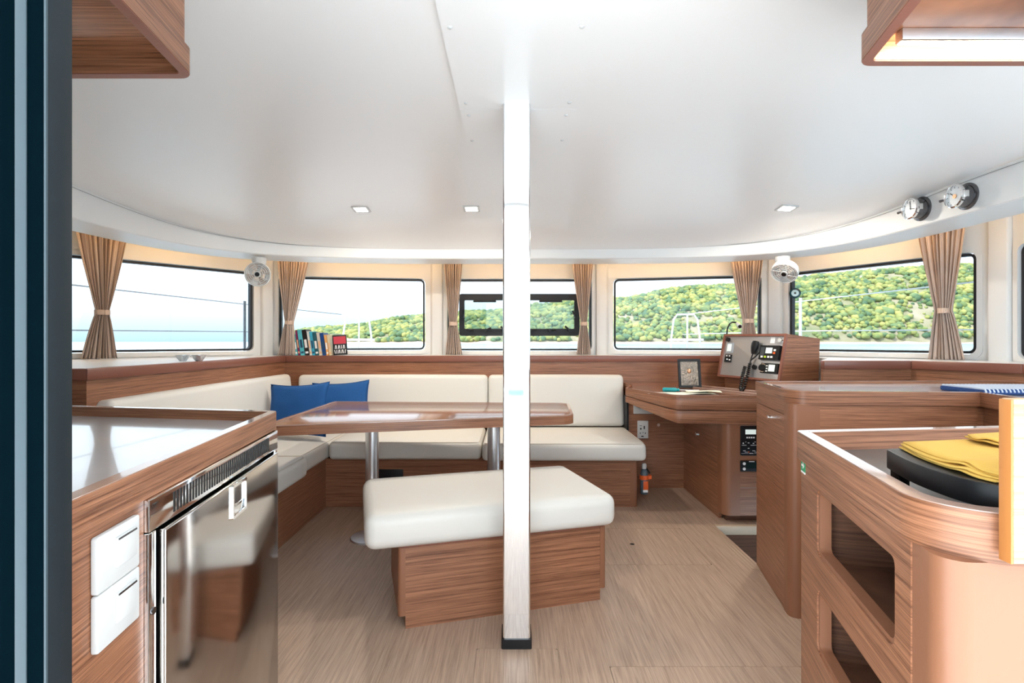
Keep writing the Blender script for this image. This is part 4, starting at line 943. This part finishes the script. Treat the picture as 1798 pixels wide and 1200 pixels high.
def sheet(lb, c, L, Wd, rot, z, mtl, curl=0.004):
    t = thing('paper_sheet', lb, 'paper', (c[0], c[1], z)); M = T((c[0], c[1], z)) @ Matrix.Rotation(rot, 4, 'Z')
    o = MB().grid(lambda i, j: M @ Vector((L * (i - 0.5), Wd * (j - 0.5), curl * abs(math.sin(3 * i + 2 * j)) * (i * (1 - j) + 0.3))), 10, 8).build('page', mtl, t); md = o.modifiers.new('th', 'SOLIDIFY'); md.thickness = 0.0006
sheet('pink paper at the bottom of the sheets on the desk', (1.02, 3.52, 0), 0.20, 0.14, -0.5, 0.7746, PAPERP, 0.001)
sheet('pale green folded chart spread on the desk', (1.16, 3.47, 0), 0.30, 0.21, 0.15, 0.778, PAPER, 0.012)
sheet('cream leaflet on top of the sheets on the desk', (1.27, 3.52, 0), 0.22, 0.16, -0.2, 0.786, mat('cream_paper', (0.85, 0.82, 0.66), 0.8), 0.012)

# ------------------------------------------------------------------ instrument console
cs = thing('instrument_console', 'sloping wooden instrument console with brushed steel face on the desk', 'console', (1.75, 3.75, 0.79))
bl, br = PX(1262, 661.5, 4.0), PX(1371, 672, 3.50); tl, trr = PX(1273.5, 588, 4.03), PX(1384, 587, 3.56)
xa_ = (br - bl).normalized(); upv = (tl - bl); nrm = xa_.cross(upv).normalized()
if nrm.x > 0: nrm = -nrm
def cpt(u, v, o=0.0): return bl.lerp(br, u).lerp(tl.lerp(trr, u), v) + nrm * o
def cquad(nm, m_, u0, v0, u1, v1, o0, o1, par=cs, smooth=False):
    b_ = bmesh.new(); P_ = [b_.verts.new(cpt(u, v, o)) for o in (o0, o1) for u, v in ((u0, v0), (u1, v0), (u1, v1), (u0, v1))]
    for f_ in ((0, 1, 2, 3), (7, 6, 5, 4), (0, 4, 5, 1), (1, 5, 6, 2), (2, 6, 7, 3), (3, 7, 4, 0)): b_.faces.new([P_[i] for i in f_])
    bmesh.ops.recalc_face_normals(b_, faces=b_.faces); m_b = MB(); m_b._merge(b_); return m_b.build(nm, m_, par, smooth=smooth)
bdir = -nrm; bdir.z = 0; bdir.normalize()
b_ = bmesh.new(); fr_ = [bl, br, trr, tl]; bk_ = [bl + bdir * 0.36, br + bdir * 0.36, trr + bdir * 0.31 + Vector((0, 0, -0.03)), tl + bdir * 0.31 + Vector((0, 0, -0.03))]
for p_ in (bk_[0], bk_[1]): p_.z = 0.80
lowf = [Vector((p.x, p.y, 0.80)) + bdir * 0.02 for p in (bl, br)]
VV = [b_.verts.new(p) for p in fr_ + bk_]
for f_ in ((0, 1, 2, 3), (7, 6, 5, 4), (0, 4, 5, 1), (1, 5, 6, 2), (2, 6, 7, 3), (3, 7, 4, 0)): b_.faces.new([VV[i] for i in f_])
bmesh.ops.recalc_face_normals(b_, faces=b_.faces); mm = MB(); mm._merge(b_); mm.build('housing', W_V, cs, smooth=False)
b_ = bmesh.new(); q = [Vector((bl.x, bl.y, 0)) + bdir * 0.06, Vector((br.x, br.y, 0)) + bdir * 0.06, Vector((br.x, br.y, 0)) + bdir * 0.3, Vector((bl.x, bl.y, 0)) + bdir * 0.3]
pl_ = [(v.x, v.y) for v in q]; ar = sum(p[0] * q_[1] - q_[0] * p[1] for p, q_ in zip(pl_, pl_[1:] + pl_[:1])); b_.free()
MB().prism(pl_ if ar > 0 else pl_[::-1], 0.772, 0.86).build('plinth', W_V, cs, smooth=False)
for (u0, v0, u1, v1) in ((0, 0, 0.03, 1), (0.97, 0, 1, 1), (0.03, 0, 0.97, 0.045), (0.03, 0.95, 0.97, 1)): cquad('frame_strip', W_NOSE, u0, v0, u1, v1, 0.0, 0.016)
fp = cquad('steel_face', PANEL, 0.03, 0.045, 0.97, 0.95, 0.0, 0.004)
def cthing(nm, lb, cat, u, v): return thing(nm, lb, cat, cpt(u, v, 0.004))
t = cthing('gauge_display', 'grey framed display at the forward end of the console', 'instrument', 0.10, 0.55)
cquad('bezel', mat('grey_bezel', (0.35, 0.38, 0.42), 0.4), 0.075, 0.56, 0.19, 0.80, 0.004, 0.012, t); cquad('screen', LCD, 0.095, 0.60, 0.165, 0.77, 0.012, 0.0135, t)
t = cthing('switch_cluster', 'small black switch cluster below the grey display', 'switch', 0.1, 0.36)
cquad('plate', BLACK, 0.075, 0.345, 0.19, 0.525, 0.004, 0.012, t)
for a, b2 in ((0.10, 0.48), (0.15, 0.48), (0.115, 0.40), (0.16, 0.39)): cquad('toggle', PWHITE, a, b2, a + 0.02, b2 + 0.025, 0.012, 0.016, t)
t = cthing('round_button', 'round black button at the top corner of the console', 'button', 0.09, 0.88); c = cpt(0.085, 0.875, 0.004); MB().cyl(c, c + nrm * 0.016, 0.016, 20).build('button_cap', BLACK, t)
t = cthing('round_socket', 'round chrome socket at the top corner of the console', 'socket', 0.9, 0.86); c = cpt(0.915, 0.86, 0.004); MB().cyl(c, c + nrm * 0.012, 0.019, 22).build('bezel', CHROME, t); MB().cyl(c + nrm * 0.012, c + nrm * 0.015, 0.013, 22).build('cover', WPLAST, t)
t = cthing('paper_note', 'small white printed note stuck on the console', 'note', 0.8, 0.8); cquad('note', PWHITE, 0.765, 0.80, 0.83, 0.93, 0.004, 0.005, t)
t = cthing('vhf_radio', 'black marine radio with bright screen on the console', 'radio', 0.8, 0.5)
cquad('body', BLACK, 0.665, 0.44, 0.955, 0.74, 0.004, 0.030, t); cquad('speaker', mat('radio_grey', (0.05, 0.06, 0.07), 0.5), 0.68, 0.52, 0.745, 0.70, 0.030, 0.032, t)
cquad('screen', LCD, 0.76, 0.57, 0.855, 0.69, 0.030, 0.032, t)
for a, b2, m_ in ((0.70, 0.475, PWHITE), (0.75, 0.475, mat('lime_key', (0.5, 0.7, 0.05), 0.4)), (0.80, 0.475, PWHITE), (0.845, 0.475, PWHITE), (0.875, 0.56, ORANGE), (0.88, 0.62, PWHITE)): cquad('key', m_, a, b2, a + 0.028, b2 + 0.04, 0.030, 0.034, t)
t = cthing('stereo', 'black stereo with large knob low on the console', 'stereo', 0.8, 0.2)
cquad('body', BLACK, 0.70, 0.16, 0.955, 0.37, 0.004, 0.018, t); cquad('screen', LCD, 0.82, 0.20, 0.91, 0.34, 0.018, 0.020, t)
c = cpt(0.735, 0.265, 0.018); MB().cyl(c, c + nrm * 0.016, 0.026, 24, 0.023).build('knob', BLACK, t); MB().lathe([(0.026, 0), (0.029, 0), (0.029, 0.004), (0.026, 0.004), (0.026, 0)], T(c) @ nrm.to_track_quat('Z', 'Y').to_matrix().to_4x4(), 24).build('knob_ring', CHROME, t)
for k in range(3):
    cquad('key', PWHITE, 0.785, 0.19 + 0.055 * k, 0.805, 0.215 + 0.055 * k, 0.018, 0.021, t)
t = cthing('radio_handset', 'black fist microphone with coiled cord hanging on the console', 'microphone', 0.6, 0.1)
c0, c1 = cpt(0.585, 0.80, 0.03), cpt(0.565, 0.54, 0.03)
MH = T(c1) @ (c0 - c1).to_track_quat('Z', 'Y').to_matrix().to_4x4()
MB().lathe([(0, 0), (0.012, 0.002), (0.020, 0.02), (0.030, 0.055), (0.033, 0.085), (0.026, 0.105), (0, 0.11)], MH @ Matrix.Diagonal((1, 0.7, 0.9, 1)), 20).build('mic_body', BLACK, t)
cd = [cpt(0.565, 0.54, 0.03), cpt(0.56, 0.42, 0.035), cpt(0.555, 0.34, 0.035)]; MB().tube(cd, 0.005, 8).build('cord', BLACK, t)
cc = []
dn = [cpt(0.555, 0.34, 0.035), cpt(0.555, 0.1, 0.04), cpt(0.55, -0.20, 0.05), cpt(0.525, -0.28, 0.055), cpt(0.50, -0.20, 0.055), cpt(0.492, 0.05, 0.05), cpt(0.492, 0.26, 0.04)]
def samp(pts, n):
    r = []
    for k in range(n + 1):
        f_ = k / n * (len(pts) - 1); i = min(int(f_), len(pts) - 2); r.append(pts[i].lerp(pts[i + 1], f_ - i))
    return r
for k, p_ in enumerate(samp(dn, 240)):
    a = k * 0.9; cc.append(p_ + Vector((math.cos(a) * 0.010, math.sin(a) * 0.010, 0)))
MB().tube(cc, 0.0042, 5).build('coiled_cord', BLACK, t)
MB().tube([cpt(0.56, 0.40, 0.035), cpt(0.62, 0.50, 0.03), cpt(0.675, 0.62, 0.025)], 0.0045, 8).build('cord', BLACK, t)
c = cpt(0.60, 0.27, 0.004); MB().cyl(c, c + nrm * 0.02, 0.016, 16).build('hanger', BLACK, t)
t = thing('gooseneck_lamp', 'black gooseneck reading lamp rising behind the console', 'lamp', PX(1276, 588, 4.06))
g0 = PX(1276, 592, 4.08); MB().tube([g0, PX(1277, 578, 4.08), PX(1281, 569, 4.08), PX(1286, 566, 4.08), PX(1291, 566.5, 4.08), PX(1294, 568, 4.08)], 0.006, 8).build('neck', BLACK, t)
MB().cyl(PX(1294, 568, 4.08), PX(1299, 573.5, 4.02), 0.010, 16, 0.017).build('lamp_head', WPLAST, t); MB().cyl(PX(1299, 573.5, 4.02), PX(1299.3, 573.9, 4.015), 0.013, 16).build('lens', BLACK, t)

# ------------------------------------------------------------------ books
random.seed(2)
BK = [(0.020, 0.165, (0.10, 0.45, 0.50), 'thin paperback with pale and teal spine at the curtain end of the row'), (0.016, 0.200, (0.20, 0.02, 0.10), 'tall maroon paperback in the row on the window shelf'), (0.034, 0.205, (0.10, 0.50, 0.58), 'thick turquoise paperback in the row on the window shelf'),
      (0.034, 0.205, (0.012, 0.010, 0.010), 'tall thick black book in the row on the window shelf'), (0.018, 0.190, (0.70, 0.72, 0.70), 'slim white book in the row on the window shelf'), (0.022, 0.188, (0.05, 0.42, 0.62), 'bright blue paperback in the row on the window shelf'),
      (0.028, 0.184, (0.015, 0.10, 0.13), 'dark petrol paperback in the row on the window shelf'), (0.024, 0.180, (0.66, 0.62, 0.55), 'grey white paperback in the row on the window shelf'), (0.028, 0.178, (0.01, 0.06, 0.25), 'navy paperback with pale lettering in the row on the window shelf'),
      (0.020, 0.160, (0.80, 0.40, 0.14), 'orange spined paperback in the row on the window shelf'), (0.020, 0.158, (0.72, 0.62, 0.42), 'cream spined paperback in the row on the window shelf')]
x = PX(519, 0, 4.36).x; tilt = -0.14
for k, (th, hh, col, lb) in enumerate(BK):
    hh += 0.01; t = thing('book', lb, 'book', (x + th / 2, 4.42, ZS), 'paperbacks on the window shelf')
    M = T((x + th, 4.36, ZS + 0.001)) @ Matrix.Rotation(tilt, 4, 'Y'); dp_ = 0.115; mt = mat('book_%d' % k, col, 0.4)
    MB().box((-th, 0, 0), (-th + 0.0015, dp_, hh), M=M).box((-0.0015, 0, 0), (0, dp_, hh), M=M).box((-th, -0.001, 0), (0, 0.0015, hh), M=M).build('cover', mt, t, smooth=False)
    MB().box((-th + 0.0015, 0.0015, 0.002), (-0.0015, dp_ - 0.003, hh - 0.002), M=M).build('pages', mat('book_pages', (0.80, 0.77, 0.70), 0.9), t, smooth=False)
    acc = [(0.9, 0.9, 0.9), (0.8, 0.45, 0.25), (0.02, 0.08, 0.16)][k % 3]; am = mat('book_print_%d' % (k % 3), acc, 0.5)
    MB().box((-th * 0.8, -0.0018, hh * 0.30), (-th * 0.2, -0.0008, hh * 0.62), M=M).box((-th * 0.85, -0.0018, hh * 0.08), (-th * 0.15, -0.0008, hh * 0.16), M=M).build('spine_print', am, t, smooth=False)
    x += th + 0.0035
t = thing('book', 'black and red covered paperback facing out at the end of the row', 'book', (x + 0.06, 4.36, ZS)); hh, ww = 0.165, 0.112
M = T((x + 0.012, 4.352, ZS + 0.001)) @ Matrix.Rotation(0.35, 4, 'Z') @ Matrix.Rotation(-0.06, 4, 'Y') @ Matrix.Rotation(-0.05, 4, 'X')
MB().box((0, 0, 0), (ww, 0.022, hh), 0.001, M=M).build('cover', BLACK, t); MB().box((0.004, 0.002, hh - 0.001), (ww - 0.003, 0.020, hh + 0.0004), M=M).build('pages', MATS['book_pages'], t, smooth=False)
MB().box((0.008, -0.001, hh * 0.55), (ww - 0.008, 0.0, hh * 0.92), M=M).build('red_panel', mat('cover_red', (0.55, 0.01, 0.03), 0.4), t, smooth=False)
lm = MB()      # the cover lettering is too small to read in the photograph: pale strokes of its size and place
for row, (za, zb) in enumerate(((0.050, 0.080), (0.012, 0.042))):
    for k in range(7):
        xk = 0.014 + 0.0125 * k; sl = (0.004, -0.003, 0.005, -0.005, 0.0, 0.004, -0.002)[(k + 3 * row) % 7]
        lm.prism([(xk, za), (xk + 0.005, za), (xk + 0.005 + sl, zb), (xk + sl, zb)], 0.0, 0.001, M=M @ Matrix.Rotation(math.pi / 2, 4, 'X'))
lm.build('cover_print', PWHITE, t, smooth=False)

# ------------------------------------------------------------------ glass bowls on the seaward shelf
for u, lb in ((321, 'clear glass bowl on the white shelf, the nearer to the curtain'), (349, 'clear glass bowl on the white shelf, the nearer to the fan')):
    Yg = 3.1; x = PX(u, 0, Yg).x
    o = MB().lathe([(0, 0.004), (0.018, 0.004), (0.030, 0.020), (0.038, 0.036), (0.042, 0.038), (0.042, 0.040), (0.036, 0.040), (0.026, 0.022), (0.016, 0.010), (0, 0.010)], T((x, Yg, ZS - 0.004)), 26).build('glass_bowl', mat('pressed_glass', (0.80, 0.84, 0.86), 0.08, 0.55)); tag(o, lb, 'bowl')

# ------------------------------------------------------------------ fans
def fan(lb, c, facing, r, mount):
    t = thing('cabin_fan', lb, 'fan', c); fdir = Vector(facing).normalized(); M = T(c) @ fdir.to_track_quat('Z', 'Y').to_matrix().to_4x4()
    MB().lathe([(r * 0.55, -0.05), (r * 0.97, -0.045), (r, -0.035), (r, 0.0), (r * 0.97, 0.006), (r * 0.93, 0.0), (r * 0.93, -0.03), (r * 0.5, -0.042)], M, 36).build('housing', CLEARP, t)
    g = MB()
    for q in (0.42, 0.58, 0.74, 0.88): g.tube([M @ Vector((r * q * math.cos(a), r * q * math.sin(a), 0.004)) for a in (2 * math.pi * k / 30 for k in range(30))], 0.0022, 5, True)
    for k in range(8): a = 2 * math.pi * k / 8; g.tube([M @ Vector((r * 0.3 * math.cos(a), r * 0.3 * math.sin(a), 0.005)), M @ Vector((r * 0.95 * math.cos(a + 0.3), r * 0.95 * math.sin(a + 0.3), 0.003))], 0.0022, 5)
    g.build('grille', WPLAST, t)
    for k in range(4):
        a = 2 * math.pi * k / 4 + 0.4
        MB().grid(lambda i, j: M @ Vector((r * (0.25 + 0.62 * i) * math.cos(a + 0.9 * (j - 0.5) * (0.6 + 0.4 * i)), r * (0.25 + 0.62 * i) * math.sin(a + 0.9 * (j - 0.5) * (0.6 + 0.4 * i)), -0.022 + 0.016 * (j - 0.5))), 6, 5).build('blade', FANB, t)
    MB().cyl(M @ Vector((0, 0, -0.02)), M @ Vector((0, 0, 0.012)), r * 0.27, 22).build('hub', WPLAST, t); MB().cyl(M @ Vector((0, 0, 0.012)), M @ Vector((0, 0, 0.016)), r * 0.18, 22).build('hub_cap', BLACK, t)
    mt = Vector(mount); MB().lathe([(0, 0.0), (0.048, 0.0), (0.05, -0.02), (0.042, -0.045), (0, -0.05)], T(mt), 26).build('mount', WPLAST, t)
    MB().tube([mt + Vector((0, 0, -0.04)), Vector(c) - fdir * 0.04 + Vector((0, 0, r * 0.55)), Vector(c) - fdir * 0.045], 0.014, 10).build('bracket', WPLAST, t)
fan('round white cabin fan under the valance by the seaward window', PX(452, 482, 3.82), (0.32, -1, -0.12), 0.088, PX(455, 458, 3.86) + Vector((0, 0, 0.02)))
fan('white cabin fan tilted down over the instrument console', PX(1377, 480, 3.70), (-0.55, -0.55, -0.78), 0.088, PX(1374, 455, 3.74) + Vector((0, 0, 0.015)))

# ------------------------------------------------------------------ clock and barometer on the fascia
def gauge(lb, u, v, face, hands):
    best = min((abs((899 + F * curve(t_ / 400).x / curve(t_ / 400).y) - u), t_ / 400) for t_ in range(100, 400))[1]; p = curve(best); q = curve(best + 0.01); tg = (q - p).normalized()
    nn = Vector((tg.y, -tg.x)); nn = nn if nn.dot(-p) > 0 else -nn; z = CAM_H + (600 - v) / F * p.y
    fdir = (Vector((nn.x, nn.y, 0)) + Vector((0, -0.15, -0.05))).normalized(); M = T((p.x, p.y, z)) @ Vector((nn.x, nn.y, 0)).to_track_quat('Z', 'Y').to_matrix().to_4x4()
    t = thing(face, lb, 'gauge', (p.x, p.y, z)); r = 0.053
    MB().lathe([(0, 0.0), (r * 1.22, 0.0), (r * 1.22, 0.006), (r * 1.02, 0.010), (r * 0.98, 0.06), (0, 0.06)], M, 36).build('case', GREYM, t)
    MB().lathe([(r * 1.02, 0.056), (r * 1.08, 0.058), (r * 1.08, 0.07), (r * 0.96, 0.074), (r * 0.90, 0.066), (r * 0.90, 0.056)], M, 36).build('bezel_ring', CHROME, t)
    d = MB().lathe([(0, 0.062), (r * 0.94, 0.062), (r * 0.94, 0.060)], M, 36).build('dial', DIAL, t)
    up = Vector((0, 1, 0))
    for k in range(12):
        a = 2 * math.pi * k / 12; MB().box((-0.0012, r * 0.74, 0.0622), (0.0012, r * 0.86, 0.0632), M=M @ Matrix.Rotation(a, 4, 'Z')).build('hour_mark', GREYM, d, smooth=False)
    for a, l in hands: MB().box((-0.0016, -r * 0.1, 0.0635), (0.0016, r * l, 0.0645), M=M @ Matrix.Rotation(a, 4, 'Z')).build('hand', BLACK, d, smooth=False)
    if len(hands) == 1: MB().cyl(M @ Vector((0, 0, 0.062)), M @ Vector((0, 0, 0.065)), r * 0.2, 16).build('movement', COPPER, d)
    MB().cyl(M @ Vector((-r * 1.02, -0.003, 0.066)), M @ Vector((-r * 1.5, -0.004, 0.070)), 0.005, 10, 0.007).build('latch_screw', GREYM, t)
    MB().box((r * 0.9, -0.016, 0.040), (r * 1.1, 0.016, 0.066), 0.003, M=M).build('hinge', CHROME, t)
gauge('chromed porthole clock on the valance, the nearer to the fan', 1617, 367, 'ship_clock', [(0.1, 0.75), (-1.8, 0.55)])
gauge('chromed porthole barometer on the valance above the wide curtain', 1698, 345, 'ship_barometer', [(0.9, 0.6)])

# ------------------------------------------------------------------ evil eye charm
c = PX(1396, 515, 4.20); t = thing('glass_charm', 'round navy glass eye charm hanging at the hillside window', 'charm', c)
Mx = T(c) @ Vector((-0.45, -1, 0)).to_track_quat('Z', 'Y').to_matrix().to_4x4()
MB().lathe([(0, -0.004), (0.036, -0.003), (0.041, 0.0), (0.036, 0.003), (0, 0.004)], Mx, 32).build('disc', EYEB, t)
MB().lathe([(0, 0.0052), (0.026, 0.0048), (0.027, 0.003)], Mx, 28).build('pale_iris', EYEL, t); MB().lathe([(0, 0.0064), (0.008, 0.006), (0.0085, 0.004)], Mx, 20).build('pupil', BLACK, t)
MB().tube([c + Vector((0, 0, 0.04)), c + Vector((0.0, 0.02, 0.13))], 0.0012, 5).build('string', BLACK, t)
MB().tube([c + Vector((0, 0, -0.04)), c + Vector((0.0, 0.0, -0.075))], 0.0012, 5).build('tassel', BLACK, t)
